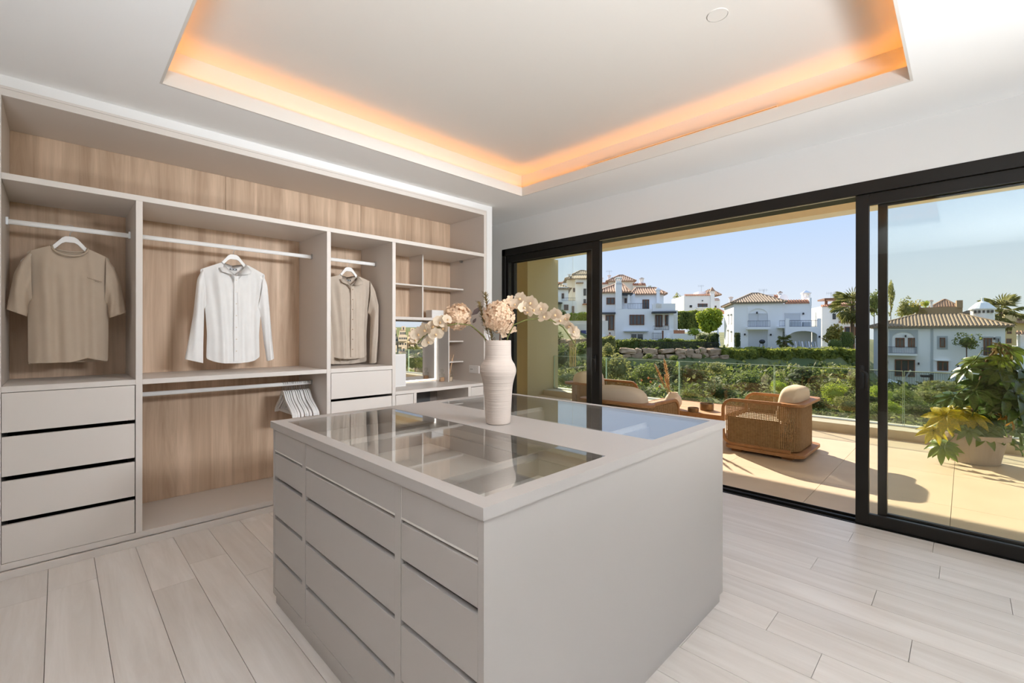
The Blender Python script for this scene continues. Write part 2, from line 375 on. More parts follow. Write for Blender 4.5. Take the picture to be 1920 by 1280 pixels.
# vanity corner inside the right bay: upper boxes, side shelves
YV = 3.953
L('shelf', 2.139, 3.193, YV, YB, 1.79, 1.806); L('shelf', 2.139, 3.193, YV - .002, YB, 1.447, 1.475)
L('divider', 2.652, 2.668, YV + .001, YB, 1.475, 1.79); L('divider', 2.652, 2.668, YV + .001, YB, 1.806, 2.122)
L('divider', 2.986, 3.0, YV, YB, .787, 1.447)
L('shelf', 3.0, 3.193, YV, YB, 1.216, 1.23); L('shelf', 3.0, 3.193, YV, YB, .991, 1.005)
hb = MB(); hb.box(3.165, 3.193, 3.965, 3.993, 2.098, 2.122).build('corner_bracket', m_steel, wd)
vd = thing('vanity_desk', 'greige built-in vanity desk with two small drawers beneath the mirror', 'desk')
box('desk_top', m_lam, 2.139, 3.193, YF - .001, YB - .005, .757, .787, vd, bevel=.0015)
for x0, x1 in ((2.329, 2.359), (2.98, 3.016)): box('side_panel', m_lam, x0, x1, YF, YB - .01, .078, .757, vd)
for x0, x1 in ((2.141, 2.328), (3.018, 3.191)):
    drawer(vd, x0, x1, .60, .752, YF + .002, m_lam); drawer(vd, x0, x1, .345, .58, YF + .002, m_lam); drawer(vd, x0, x1, .085, .325, YF + .002, m_lam)
box('knee_panel', M('taupe_board', (.24, .20, .175), .5), 2.36, 2.979, YB - .05, YB - .03, .078, .757, vd)
box('dark_panel', M('dark_grey', (.09, .09, .092), .4), 2.66, 2.868, YB - .075, YB - .051, .078, .757, vd)  # dark grey rectangle at the back of the knee space
mi = thing('vanity_mirror', 'frameless vanity mirror edged with a white light strip above the desk', 'mirror', (2.56, YB - .02, 1.12))
box('mirror_glass', m_mirror, -.405, .408, 0, .006, -.31, .315, mi)
MB().box(.408, .423, -.003, .010, -.323, .325).box(-.42, .408, -.003, .010, -.323, -.310).build('light_strip', m_led, mi)
sk = thing('wall_socket', 'white double wall socket on the end panel of the vanity bay', 'socket', (3.193, 3.76, .922))
box('cover_plate', m_white, -.009, 0, -.083, .083, -.041, .041, sk, bevel=.003)
for y_ in (.04, -.04):
    o = MB().tube([(-.0095, y_, 0), (-.005, y_, 0)], .028, 16).build('socket_face', m_white, sk)
for y_ in (.050, .030): MB().tube([(-.011, y_, 0), (-.008, y_, 0)], .005, 8).build('pin_hole', m_black, sk)
# ------------------------------------------------------------------ island
IX0, IX1, IY0, IY1, IZ = .727, 2.295, .823, 2.376, .880
isl = thing('dressing_island', 'greige dressing island with glass-topped display trays and rows of handleless drawers', 'island')
GA = (.781, 1.341, .879, 2.302); GB = (1.673, 2.252, .879, 2.302)
st = MB()
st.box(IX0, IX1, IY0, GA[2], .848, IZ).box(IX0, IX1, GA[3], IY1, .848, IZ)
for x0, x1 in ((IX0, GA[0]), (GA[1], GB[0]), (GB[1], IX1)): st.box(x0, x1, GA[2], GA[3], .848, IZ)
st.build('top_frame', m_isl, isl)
for g in (GA, GB):
    p = box('glass_pane', m_tglass, g[0] + .001, g[1] - .001, g[2] + .001, g[3] - .001, IZ - .009, IZ - .001, isl)
BX0, BX1, BY0, BY1 = .737, 2.285, .832, 2.366
ZB = .05
def I(name, *b, m=m_isl): return box(name, m, *b, parent=isl)
I('side_panel', BX0, BX1, BY0, BY0 + .022, ZB, .848); I('side_panel', BX0, BX1, BY1 - .018, BY1, ZB, .848)
I('back_panel', BX1 - .02, BX1, BY0 + .022, BY1 - .018, ZB, .848)
for y0, y1 in ((1.213, 1.247), (1.964, 1.999)): I('stile', BX0, BX0 + .02, y0, y1, .083, .840)
I('bottom_rail', BX0, BX0 + .02, BY0 + .022, BY1 - .018, ZB, .083); I('top_rail', BX0, BX0 + .02, BY0 + .022, BY1 - .018, .840, .848)
I('plinth', BX0 + .012, BX1 - .006, BY0 + .012, BY1 - .006, 0, ZB)
I('drawer_shade', BX0 + .03, BX0 + .034, BY0 + .022, BY1 - .018, ZB, .70, m=m_dark)  # dark sheet painting shade behind the island drawer fronts
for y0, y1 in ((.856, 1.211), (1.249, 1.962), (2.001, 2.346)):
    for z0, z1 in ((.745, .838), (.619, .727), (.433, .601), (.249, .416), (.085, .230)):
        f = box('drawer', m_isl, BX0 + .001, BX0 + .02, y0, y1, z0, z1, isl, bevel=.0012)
        box('finger_edge', m_isl, BX0 + .02, BX0 + .03, y0, y1, z0 - .016, z0 - .012, f) if False else None
# display trays under the glass
for gx0, gx1 in ((GA[0] - .03, GA[1] + .03), (GB[0] - .03, GB[1] + .03)):
    I('tray_floor', gx0, gx1, BY0 + .022, BY1 - .018, .73, .738, m=m_tray)
    I('tray_wall', gx1, gx1 + .012, BY0 + .022, BY1 - .018, .738, .848, m=m_tray); I('tray_wall', gx0 - .012, gx0, BY0 + .022, BY1 - .018, .738, .848, m=m_tray)
    for y_ in (1.222, 1.974): I('tray_divider', gx0, gx1, y_, y_ + .016, .738, .82, m=m_tray)
    for y0, y1 in ((BY0 + .03, 1.214), (1.246, 1.966), (1.998, BY1 - .026)):
        t = MB(); t.box(gx0 + .004, gx1 - .004, y0, y0 + .01, .738, .80).box(gx0 + .004, gx1 - .004, y1 - .01, y1, .738, .80).box(gx1 - .014, gx1 - .004, y0, y1, .738, .80)
        t.build('inner_drawer', m_isl, isl)

# ------------------------------------------------------------------ vase and dried flowers
DV = 2.146; VP = CAM + FW * DV + RT * ((934 - 960) * DV / FPX)
def FP(u, v, dd=0.0):
    d = DV + dd
    return CAM + FW * d + RT * ((u - 960) * DV / FPX) + Vector((0, 0, (HY - v) * DV / FPX))
va = thing('vase', 'tall ribbed off-white ceramic vase with a rounded shoulder on the dressing island', 'vase', (VP.x, VP.y, IZ))
pr = [(.050, 0), (.0565, .004), (.0585, .016), (.0615, .06), (.0648, .13), (.0690, .18), (.0760, .212), (.0825, .232), (.0852, .246), (.0840, .262), (.0780, .28), (.0690, .293), (.0640, .304), (.0618, .32), (.0612, .36), (.0612, .391), (.0585, .3925), (.056, .391), (.056, .30), (.05, .05), (.0, .05)]
fine = []
for i in range(len(pr) - 1):
    (r0, z0), (r1, z1) = pr[i], pr[i + 1]; k = max(1, int(abs(z1 - z0) / .0035)) if i < 15 else 1
    for j in range(k):
        t = j / k; fine.append((r0 + (r1 - r0) * t + (.0006 if (len(fine) % 2) else 0), z0 + (z1 - z0) * t))
fine.append((.001, .05))
MB().lathe(fine, n=56).build('vase_body', m_ceram, va, smooth=True)
m_hyd = M('dried_hydrangea_petals', (.86, .67, .49), .9, var=(70, (.76, .56, .38)), trans=.35)
m_eye = M('floret_eye', (.14, .10, .05), .9)
m_orc = M('cream_orchid_petals', (.80, .69, .55), .7, var=(45, (.72, .58, .42)), trans=.35)
m_lip = M('orchid_lip', (.70, .46, .24), .7)
m_stem = M('green_stem', (.16, .17, .045), .7)
m_stemb = M('brown_stem', (.22, .105, .06), .8)
m_need = M('dried_rosemary', (.33, .235, .10), .8, var=(60, (.17, .14, .05)))
m_leafd = M('dark_dried_leaf', (.10, .07, .065), .7)
def floret(mb, c, nrm, r, eye=True):
    nrm = nrm.normalized(); a = nrm.orthogonal().normalized(); a = Matrix.Rotation(random.random() * 6, 3, nrm) @ a; b = nrm.cross(a)
    mb.cur = 0
    for k in range(4):
        t = k * pi / 2; d = a * cos(t) + b * sin(t); e_ = -a * sin(t) + b * cos(t)
        p = [c, c + d * r * .55 + e_ * r * .52 + nrm * r * .12, c + d * r * 1.05 + e_ * r * .3 + nrm * r * .25, c + d * r * 1.1 - e_ * r * .2 + nrm * r * .2, c + d * r * .55 - e_ * r * .5 + nrm * r * .15]
        mb.add(p, [(0, 1, 2), (0, 2, 3), (0, 3, 4)])
    if eye:
        mb.cur = 1; mb.add([c + nrm * r * .2 + d * r * .13, c + nrm * r * .2 + e_ * r * .13, c + nrm * r * .2 - d * r * .13, c + nrm * r * .2 - e_ * r * .13], [(0, 1, 2, 3)])
def hydrangea(label, c, rad, stem, extra=()):
    t = thing('hydrangea_stem', label, 'flower', c, 0, 'dried hydrangeas in the vase')
    mb = MB(); N = int(150 * (rad / .06) ** 2)
    for i in range(N):
        z = 1 - 2 * (i + .5) / N; ph = i * 2.39996; d = Vector((sqrt(1 - z * z) * cos(ph), sqrt(1 - z * z) * sin(ph), z))
        k = 1 + random.uniform(-.16, .09); d2 = d + Vector([random.uniform(-.35, .35) for _ in range(3)])
        floret(mb, Vector((d.x * rad, d.y * rad, d.z * rad * 1.02)) * k, d2, random.uniform(.0115, .0155), random.random() < .8)
    mb.cur = 0; mb.pillow((0, 0, 0), (rad * .74,) * 3, 1, 16, 10)
    for p in extra:
        q = p - Vector(c); floret(mb, q, -FW + Vector((0, 0, .3)), .016)
    mb.build('flower_head', [m_hyd, m_eye], t, kind='stuff')
    MB().tube([Vector(p) - Vector(c) for p in stem], .0028, 6).build('stem', m_stemb, t, smooth=True)
    return t
hl = FP(859, 594); hr = FP(936, 594, -.02)
MOUTH = Vector((VP.x, VP.y, 1.272))
t = hydrangea('round beige dried hydrangea head leaning out over the vanity side of the vase', hl, .057, [hl, FP(876, 604, .0), FP(895, 620), FP(913, 638), FP(921, 662)])
for pts, w in (([FP(884, 591), FP(892, 580), FP(906, 573)], .012), ([FP(886, 606), FP(891, 603), FP(893, 596)], .007), ([FP(886, 612), FP(885, 614)], .004)):
    lf = MB(); pts = [Vector(p) - hl for p in pts]
    mid = pts[len(pts) // 2]; a = pts[0]; b = pts[-1]; d = (b - a).normalized(); s_ = d.cross(FW).normalized() * w
    m1 = a.lerp(b, .35); m2 = a.lerp(b, .65)
    lf.add([a, m1 + s_, m2 + s_ * .8, b, m2 - s_ * .7, m1 - s_, m1 - FW * .004, m2 - FW * .004], [(0, 6, 1), (1, 6, 7, 2), (2, 7, 3), (0, 5, 6), (5, 4, 7, 6), (4, 3, 7)])
    lf.build('leaf', m_leafd, t)
t = hydrangea('large beige dried hydrangea head standing upright over the vase mouth', hr, .069, [hr, FP(938, 625, -.01), FP(936, 660)], [FP(957, 560, -.02), FP(950, 566, -.03), FP(955, 620, -.02), FP(963, 618), FP(945, 628, -.02), FP(962, 575)])
def blossom_mesh():
    mb = MB(); mb.cur = 0
    def petal(ang, ln, wd, cup):
        d = Vector((cos(ang), 0, sin(ang))); e_ = Vector((-sin(ang), 0, cos(ang))); y = Vector((0, -1, 0)); prev = None; rows = []
        for i in range(6):
            q = i / 5; w = wd * sin(pi * min(1, .12 + q * .86)) ** .6; rows.append([d * ln * q + e_ * w * s_ + y * (cup * (q * .7 - q * q) + .18 * ln * abs(s_) * q) for s_ in (-1, -.4, .4, 1)])
        mb.loft(rows, False, False)
    petal(RAD(90), 1, .42, .1); petal(RAD(215), .95, .40, .1); petal(RAD(325), .95, .40, .1)
    petal(RAD(5), 1.12, .72, .3); petal(RAD(175), 1.12, .72, .3)
    mb.cur = 1; mb.pillow((0, -.22, -.1), (.16, .22, .2), 1, 8, 5)
    o = mb.build('blossom', [m_orc, m_lip], None, smooth=True); return o
bl0 = blossom_mesh(); first_blossom = [True]
def orchid(label, stem, blossoms, buds):
    c = Vector(stem[0]); t = thing('orchid_spray', label, 'flower', c, 0, 'orchid sprays in the vase')
    MB().tube([Vector(p) - c for p in stem], [.0028] * (len(stem) - 1) + [.0016], 6).build('stem', m_stem, t, smooth=True)
    for p, r in blossoms:
        if first_blossom[0]: o = bl0; first_blossom[0] = False
        else: o = bl0.copy(); COL.objects.link(o)
        o.parent = t; o.location = Vector(p) - c; o.scale = (r, r, r)
        o.rotation_euler = (random.uniform(-.5, .5), random.uniform(-.5, .5), YAW - pi / 2 + random.uniform(-.9, .9))
    for p in buds:
        MB().pillow(Vector(p) - c, (.005, .005, .007), 1, 8, 6).build('bud', m_stem, t, smooth=True)
PX = DV / FPX
orchid('cream orchid spray drooping from the vase across the mirror side', [FP(918, 665), FP(908, 630, -.02), FP(885, 610, -.04), FP(860, 607, -.05), FP(840, 611, -.06), FP(820, 616, -.06), FP(801, 629, -.06), FP(792, 638, -.06), FP(781, 652, -.06)],
       [(FP(u, v, -.07 + random.uniform(-.02, .02)), r * PX) for u, v, r in ((789, 626, 14), (805, 618, 14), (816, 611, 14), (830, 604, 13), (836, 615, 12), (823, 626, 13), (806, 640, 12), (783, 638, 10), (843, 600, 10))],
       [FP(781, 653, -.06), FP(786, 648, -.06), FP(795, 644, -.06)])
orchid('cream orchid spray arching from the vase towards the sliding window', [FP(946, 662), FP(952, 632, -.02), FP(963, 609, -.03), FP(985, 600, -.03), FP(1010, 597, -.03), FP(1034, 601, -.03), FP(1054, 613, -.03), FP(1068, 633, -.03), FP(1078, 646, -.03)],
       [(FP(u, v, -.04 + random.uniform(-.02, .02)), r * PX) for u, v, r in ((966, 571, 11), (976, 561, 13), (981, 577, 12), (995, 569, 14), (1000, 581, 14), (990, 585, 11), (1014, 580, 13), (1020, 595, 13), (1040, 590, 13), (1049, 601, 13), (1060, 598, 11), (1066, 611, 12), (1073, 621, 11), (1077, 630, 8))],
       [FP(1074, 641, -.03), FP(1078, 647, -.03)])
def sprig(label, path, nn):
    c = Vector(path[0]); t = thing('rosemary_sprig', label, 'sprig', c, 0, 'dried sprigs in the vase')
    pts = [Vector(p) - c for p in path]
    MB().tube(pts, .0016, 5).build('stem', m_stemb, t)
    mb = MB()
    for i in range(nn):
        q = .3 + .7 * i / nn; k = q * (len(pts) - 1); a = int(min(k, len(pts) - 2)); p = pts[a].lerp(pts[a + 1], k - a); d = (pts[a + 1] - pts[a]).normalized()
        s_ = Vector([random.uniform(-1, 1) for _ in range(3)]); s_ = (s_ - d * s_.dot(d)).normalized(); tip = p + (d * .6 + s_ * .9) * random.uniform(.014, .022); w = d.cross(s_) * .0026
        mb.add([p - w, p + w, tip + w * .6, tip - w * .6], [(0, 1, 2, 3)])
    mb.build('needles', m_need, t, kind='stuff')
sprig('tall dried rosemary sprig rising highest above the vase', [FP(926, 660, .02), FP(920, 620, .03), FP(915, 585, .03), FP(909, 548, .03)], 190)
sprig('short bent dried sprig between the two hydrangea heads', [FP(924, 660), FP(914, 622), FP(906, 598), FP(898, 566)], 150)
sprig('low olive dried sprig tucked under the upright hydrangea', [FP(930, 665, -.02), FP(922, 630, -.03), FP(916, 600, -.03)], 130)

# ------------------------------------------------------------------ things on the vanity
def vt(name, label, cat, x, y, z=.787): return thing(name, label, cat, (x, y, z))
m_perf = M('amber_perfume', (.72, .46, .28), .2, trans=.3)
pb = vt('perfume_bottle', 'small square perfume bottle with pink-amber liquid before the mirror', 'perfume', 2.955, 4.03)
MB().box(-.027, .027, -.02, .02, 0, .085).build('bottle', m_cglass, pb, bevel=.004)
MB().box(-.023, .023, -.016, .016, .004, .045).build('liquid', m_perf, pb)
MB().lathe([(.012, .085), (.012, .098), (.019, .10), (.021, .118), (.017, .135), (.001, .137)], n=18).build('stopper', m_cglass, pb, smooth=True)
rd = vt('reed_diffuser', 'glass reed diffuser bottle with wooden sticks on the desk', 'diffuser', 3.03, 3.985)
MB().lathe([(.03, 0), (.033, .004), (.033, .10), (.016, .115), (.014, .13), (.012, .13)], n=20).build('bottle', m_cglass, rd, smooth=True)
MB().lathe([(.028, .003), (.03, .05), (.001, .051)], n=18).build('liquid', M('pale_oil', (.85, .70, .52), .2, trans=.3), rd)
for k, (dx, dy, h_) in enumerate(((.045, -.01, .29), (.052, .01, .27), (-.03, .0, .28), (-.04, .01, .22), (.03, .0, .25))):
    MB().tube([(-dx * .3, -dy * .3, .02), (dx, dy, h_)], .0034, 6).build('reed', M('reed', (.70, .46, .28), .8) if k == 0 else bpy.data.materials['reed'], rd)
bs = vt('standing_frame', 'white standing board leaning at the left end of the vanity desk', 'frame', 2.36, 3.93)
MB().box(-.11, .078, -.014, .014, 0, .32).build('board', m_white, bs, bevel=.003); MB().box(-.10, .07, -.016, -.014, .012, .308).build('front_sheet', M('pale_card', (.72, .70, .68), .6), bs)
wb = thing('gift_box', 'small square white box in the upper vanity compartment', 'box', (2.89, 4.07, 1.475))
MB().box(-.075, .075, -.055, .055, 0, .062).build('base', m_white, wb); MB().box(-.077, .077, -.057, .057, .05, .085).build('lid', m_white, wb, bevel=.002)
cn = thing('candle', 'small white candle jar at the edge of the upper left vanity compartment', 'candle', (2.155, 4.0, 1.475))
MB().lathe([(.028, 0), (.032, .004), (.032, .075), (.028, .075), (.028, .06), (.001, .06)], n=24).build('jar', m_white, cn, smooth=True); MB().tube([(0, 0, .06), (0, 0, .072)], .0015, 6).build('wick', m_black, cn)

# ------------------------------------------------------------------ hangers and clothes
def hanger_parts(parent):
    mb = MB(); HP = [(0, -.050), (.02, -.0515), (.035, -.062), (.055, -.088), (.08, -.120), (.11, -.143), (.14, -.163), (.17, -.185), (.195, -.208), (.207, -.226)]
    rings = []
    for x, zt in [(-x, z) for x, z in HP[:0:-1]] + HP:
        q = abs(x) / .207; hh = .038 - .017 * q; yy = .009 + .008 * q; yo = -.010 * q * q
        rings.append([(x, yo - yy / 2, zt), (x, yo + yy / 2, zt), (x, yo + yy / 2, zt - hh), (x, yo - yy / 2, zt - hh)])
    mb.loft(rings)
    mb.build('hanger_body', m_white, parent, bevel=.002)
    MB().tube([(-.188, -.008, -.222), (.188, -.008, -.222)], .0045, 8).build('trouser_bar', m_white, parent)
    hk = [(0, 0, -.052), (0, 0, -.030)] + [(.020 * cos(a), 0, .020 * sin(a)) for a in [RAD(-75 + 15 * i) for i in range(18)]]
    hk = [(0, 0, -.055), (0, 0, -.03), (.006, 0, -.022)] + hk[3:]
    MB().tube(hk, .0018, 6).build('hook', m_steel, parent, smooth=True)
h0 = thing('clothes_hanger', 'empty white wooden hanger bunched at the right end of the lower rail', 'hanger', (1.29, 3.912, .894 - .001), pi / 2, 'empty hangers on the lower rail')
hanger_parts(h0)
h0['label'] = 'leftmost empty white hanger on the lower rail, its whole triangle in view'
for i in range(1, 14):
    dup(h0, (1.29 + .0155 * i, 3.912 + random.uniform(-.008, .008), .893), pi / 2 + random.uniform(-.05, .05), 'empty white hanger packed within the bunch at the right end of the lower rail' if i < 13 else 'last empty white hanger, touching the bay divider on the lower rail')
for x_, lab in ((.053, 'white hanger carrying the taupe t-shirt'), (.937, 'white hanger carrying the white long-sleeved shirt'), (1.843, 'white hanger carrying the beige buttoned shirt')):
    dup(h0, (x_, 3.912, 1.952), random.uniform(-.06, .06), lab, 'hangers carrying clothes')
def torso(mb, hw, hem, zs, neck, nf, nb, d, folds, nu=40, nv=26, hemf=None, hemb=None):
    """hw(z) half width; zs(ax) shoulder line height at |x|; neck half width; nf/nb front/back neck depth"""
    xt = hw(9)
    for side in (-1, 1):
        rows = []
        for j in range(nv + 1):
            t_ = j / nv; row = []
            for i in range(nu + 1):
                u = -1 + 2 * i / nu; x9 = u * xt; zt = zs(abs(x9))
                if abs(x9) < neck:
                    k = sqrt(max(0, 1 - (x9 / neck) ** 2)); zt = zs(neck) - (nf if side < 0 else nb) * (k if side > 0 or nf < .07 else (1 - abs(x9) / neck) ** .9)
                hz = (hemf if side < 0 else hemb)(u) if hemf else hem
                z = hz + (zt - hz) * t_; x = u * hw(z)
                g = .35 + .65 * min(1, (zt - z) / .12)
                y = side * d * (1 - abs(u) ** 3.5) * g + folds(u, z) * min(1, (zt - z) / .15) * (1 - abs(u) ** 4) * (-1 if side < 0 else .6)
                row.append((x, y, z))
            rows.append(row)
        if side > 0: rows = [r[::-1] for r in rows]
        mb.loft(rows, False, False)
def sleeve(mb, pairs, deps, ys=None, n=18, sub=5, wr=.006):
    P = []
    for i in range(len(pairs) - 1):
        for s_ in range(sub):
            q = s_ / sub; P.append((Vector(pairs[i][0]).lerp(Vector(pairs[i + 1][0]), q), Vector(pairs[i][1]).lerp(Vector(pairs[i + 1][1]), q), deps[i] + (deps[i + 1] - deps[i]) * q, (ys[i] + (ys[i + 1] - ys[i]) * q) if ys else 0))
    P.append((Vector(pairs[-1][0]), Vector(pairs[-1][1]), deps[-1], ys[-1] if ys else 0))
    rings = []
    for k, (a, b, d, yo) in enumerate(P):
        c = (a + b) / 2; h = (a - b) / 2
        rings.append([(c.x + h.x * cos(t_), yo + d * sin(t_) + wr * sin(5 * t_ + k * .35), c.y + h.y * cos(t_)) for t_ in [2 * pi * j / n for j in range(n)]])
    mb.loft(rings, False)
def fabric(name, col, c2, trans=.12): return M(name, col, .9, var=(16, c2, .3), bump=(420, .12), trans=trans)
def fin(mb, name, mat, parent):
    o = mb.build(name, mat, parent, smooth=True); sub_ = o.modifiers.new('s', 'SUBSURF'); sub_.levels = 1; sub_.render_levels = 1; return o
m_tee = fabric('taupe_jersey', (.55, .445, .34), (.52, .415, .315))
ts = thing('t_shirt', 'taupe short-sleeved t-shirt with a tiny chest script hanging in the left bay', 't-shirt', (.053, 3.905, 0))
def lerpf(pts):
    def f(x):
        if x <= pts[0][0]: return pts[0][1]
        for (a, b), (c, d) in zip(pts, pts[1:]):
            if x <= c: return b + (d - b) * (x - a) / (c - a)
        return pts[-1][1]
    return f
mb = MB(); torso(mb, lerpf([(1.12, .176), (1.4, .178), (1.5, .176), (1.62, .184), (1.80, .182)]), 1.12, lerpf([(0, 1.836), (.08, 1.834), (.182, 1.785)]), .082, .064, .03, .055, lambda u, z: .010 * sin(u * 9 + 1) + .006 * sin(u * 17 + z * 3),
      hemf=lambda u: 1.128 + .022 * max(0, 1 - abs(u - .45) * 2.2), hemb=lambda u: 1.122)
for s_ in (-1, 1): sleeve(mb, [((s_ * .165, 1.795), (s_ * .160, 1.50)), ((s_ * .205, 1.735), (s_ * .170, 1.485)), ((s_ * .233, 1.655), (s_ * .176, 1.46)), ((s_ * .248, 1.55), (s_ * .176, 1.43)), ((s_ * .262, 1.441), (s_ * .180, 1.402))], [.045, .05, .055, .055, .05], [0, 0, -.01, -.02, -.03])
fin(mb, 'shirt_body', m_tee, ts)
rb = MB(); rb.tube([(.080 * cos(a), -.028 + .040 * sin(a) * (1 if sin(a) < 0 else .9) + .02, 1.834 + (.058 * sin(a) if sin(a) < 0 else -.024 * sin(a))) for a in [2 * pi * i / 36 for i in range(37)]], .006, 6, False)
rb.build('neck_rib', m_tee, ts, smooth=True)
sc = MB(); sc.tube([(.075 + i * .0022, -.0625, 1.648 - i * .0007 + .004 * sin(i * 1.7)) for i in range(32)], .0009, 4); sc.tube([(.11 + i * .004, -.0625, 1.630 - i * .0012) for i in range(6)], .0007, 4)
sc.build('chest_script', M('script_print', (.24, .17, .12), .8), ts)
def shirt(name, label, mat, x, y, hw, zs, pits, sl, slr, hemf, hemb, mbut, ys=None):
    s = thing(name, label, 'shirt', (x, y, 0)); mb = MB()
    torso(mb, hw, 1.1, zs, .085, .092, .03, .055, lambda u, z: .009 * sin(u * 11 + .6) + .006 * sin(u * 21 + z * 4) + .004 * sin(u * 5 + z * 9), hemf=hemf, hemb=hemb)
    sleeve(mb, *sl); sleeve(mb, *slr)
    fin(mb, 'shirt_body', mat, s)
    zn = zs(.085); co = MB()
    for s_ in (-1, 1):
        path = [((0, .05, zn - .008), (0, .062, zn - .045)), ((s_ * .055, .035, zn + .004), (s_ * .075, .045, zn - .035)), ((s_ * .080, 0, zn + .008), (s_ * .105, -.005, zn - .036)), ((s_ * .056, -.040, zn - .034), (s_ * .104, -.055, zn - .046)), ((s_ * .008, -.066, zn - .094), (s_ * .094, -.076, zn - .072))]
        inner = [((p[0] * .93, p[1] * .9, p[2] - .034)) for p, q in path]
        rows = [[Vector(i_) for i_ in inner], [Vector(p) for p, q in path], [Vector(q) for p, q in path]]
        co.loft(rows if s_ > 0 else [r[::-1] for r in rows], False, False)
    o = co.build('collar', mat, s, smooth=True); so = o.modifiers.new('t', 'SOLIDIFY'); so.thickness = .003
    zb = zn - .098; pk = MB()
    for i in range(14):
        z0 = zb - (zb - 1.10) * i / 14; z1 = zb - (zb - 1.10) * (i + 1) / 14
        pk.add([(-.014, -.066, z0), (.014, -.0665, z0), (.014, -.0665, z1), (-.014, -.066, z1), (-.014, -.060, z0), (.014, -.06, z0), (.014, -.06, z1), (-.014, -.06, z1)], [(0, 3, 2, 1), (1, 2, 6, 5), (0, 4, 7, 3)])
    pk.build('placket', mat, s)
    for i in range(7): MB().tube([(0, -.0665, zb - .03 - .088 * i), (0, -.0695, zb - .03 - .088 * i)], .0048, 10).build('button', mbut, s)
    lb = box('neck_label', m_black, -.024, .024, .018, .020, zn - .046, zn - .032, s); box('label_mark', m_white, -.017, -.004, .0165, .018, zn - .041, zn - .037, s); box('label_mark', m_white, .004, .014, .0165, .018, zn - .041, zn - .038, s)
    return s
m_wsh = fabric('white_linen', (.94, .93, .915), (.89, .88, .865), .2); m_bsh = fabric('beige_viscose', (.60, .51, .42), (.55, .46, .375))
m_but1 = M('pearl_button', (.75, .68, .58), .3); m_but2 = M('brown_button', (.35, .23, .13), .4)
shirt('long_sleeve_shirt', 'white long-sleeved collared shirt hanging alone in the wide middle bay', m_wsh, .94, 3.905,
      lerpf([(1.08, .178), (1.3, .172), (1.5, .185), (1.7, .212), (1.8, .214)]), lerpf([(0, 1.835), (.085, 1.83), (.214, 1.768)]), None,
      ([((-.20, 1.775), (-.178, 1.50)), ((-.232, 1.70), (-.19, 1.48)), ((-.258, 1.44), (-.192, 1.42)), ((-.29, 1.25), (-.20, 1.24)), ((-.312, 1.125), (-.203, 1.092))], [.04, .05, .05, .05, .045], [0, 0, -.01, -.03, -.04]),
      ([((.20, 1.775), (.16, 1.50)), ((.228, 1.70), (.172, 1.48)), ((.249, 1.47), (.185, 1.43)), ((.262, 1.28), (.205, 1.26)), ((.277, 1.108), (.230, 1.088))], [.04, .05, .05, .045, .04], [0, 0, 0, .0, .0]),
      lambda u: 1.083 + .04 * abs(u) ** 3, lambda u: 1.088 + .04 * abs(u) ** 3, m_but1)
shirt('long_sleeve_shirt', 'beige long-sleeved shirt with brown buttons hanging in the narrow bay', m_bsh, 1.843, 3.90,
      lerpf([(1.02, .168), (1.3, .166), (1.5, .18), (1.7, .208), (1.8, .21)]), lerpf([(0, 1.828), (.085, 1.823), (.21, 1.785)]), None,
      ([((-.195, 1.79), (-.17, 1.50)), ((-.228, 1.70), (-.19, 1.48)), ((-.246, 1.50), (-.17, 1.42)), ((-.24, 1.25), (-.16, 1.24)), ((-.22, 1.05), (-.15, 1.04))], [.04, .05, .05, .05, .045], [0, 0, -.01, -.02, -.03]),
      ([((.195, 1.80), (.17, 1.50)), ((.232, 1.72), (.185, 1.48)), ((.250, 1.585), (.19, 1.45)), ((.246, 1.30), (.178, 1.28)), ((.225, 1.045), (.172, 1.035))], [.04, .05, .055, .05, .045], [0, -.02, -.05, -.06, -.06]),
      lambda u: 1.083 + .025 * abs(u) ** 3, lambda u: 1.032 + .02 * abs(u) ** 3, m_but2)
# ------------------------------------------------------------------ terrace
te = empty('floor_terrace', (0, 0, 0), kind='structure')
box('screed', m_grout, XW + .19, 7.40, -7, 8.2, -.2, -.034, te)
xs = [XW + .195, 4.81, 5.86, 6.91, 7.40]; ys = [.07 + .82 * k for k in range(-8, 11)]
for i in range(4):
    for y in ys[:-1]: box('tile', m_tile, xs[i] + .0015, xs[i + 1] - .0015, y + .0015, y + .8185, -.034, -.006, te)
box('trim_2', M('pale_stone_curb', (.66, .60, .49), .6, var=(4, (.58, .52, .42))), 7.40, 7.98, -7, 8.2, -.6, .109, kind='structure')
m_sof = M('cream_soffit', (.90, .80, .62), .8)
ov = MB().box(XW + .2, 7.75, -7, 9, 3.10, 3.3).box(7.45, 7.75, -7, 9, 2.964, 3.10)
ov.build('roof_overhang', m_sof, kind='structure')
MB().box(XW + .2, 7.9, 9, 9.3, -.5, 3.3).box(6.9, 7.9, 6.43, 7.3, -.03, 2.964).build('wall_terrace', m_plaster, kind='structure')
MB().box(XW + .20, XW + .215, WY1 + .05, 9, -.03, 3.1).box(XW + .2, XW + .215, -7, WY0 - .05, -.03, 3.1).box(XW + .2, XW + .215, WY0 - .05, WY1 + .05, WZ + .05, 3.1).build('wall_outside', m_sof, kind='structure')
gb = thing('glass_balustrade', 'frameless greenish glass balustrade standing on the pale curb along the terrace edge', 'balustrade', (7.75, 0, .1))
gy = [6.585, 5.07, 3.565, 2.06, .56, -.94, -2.44, -3.94, -5.44]
gy[0] = 6.425
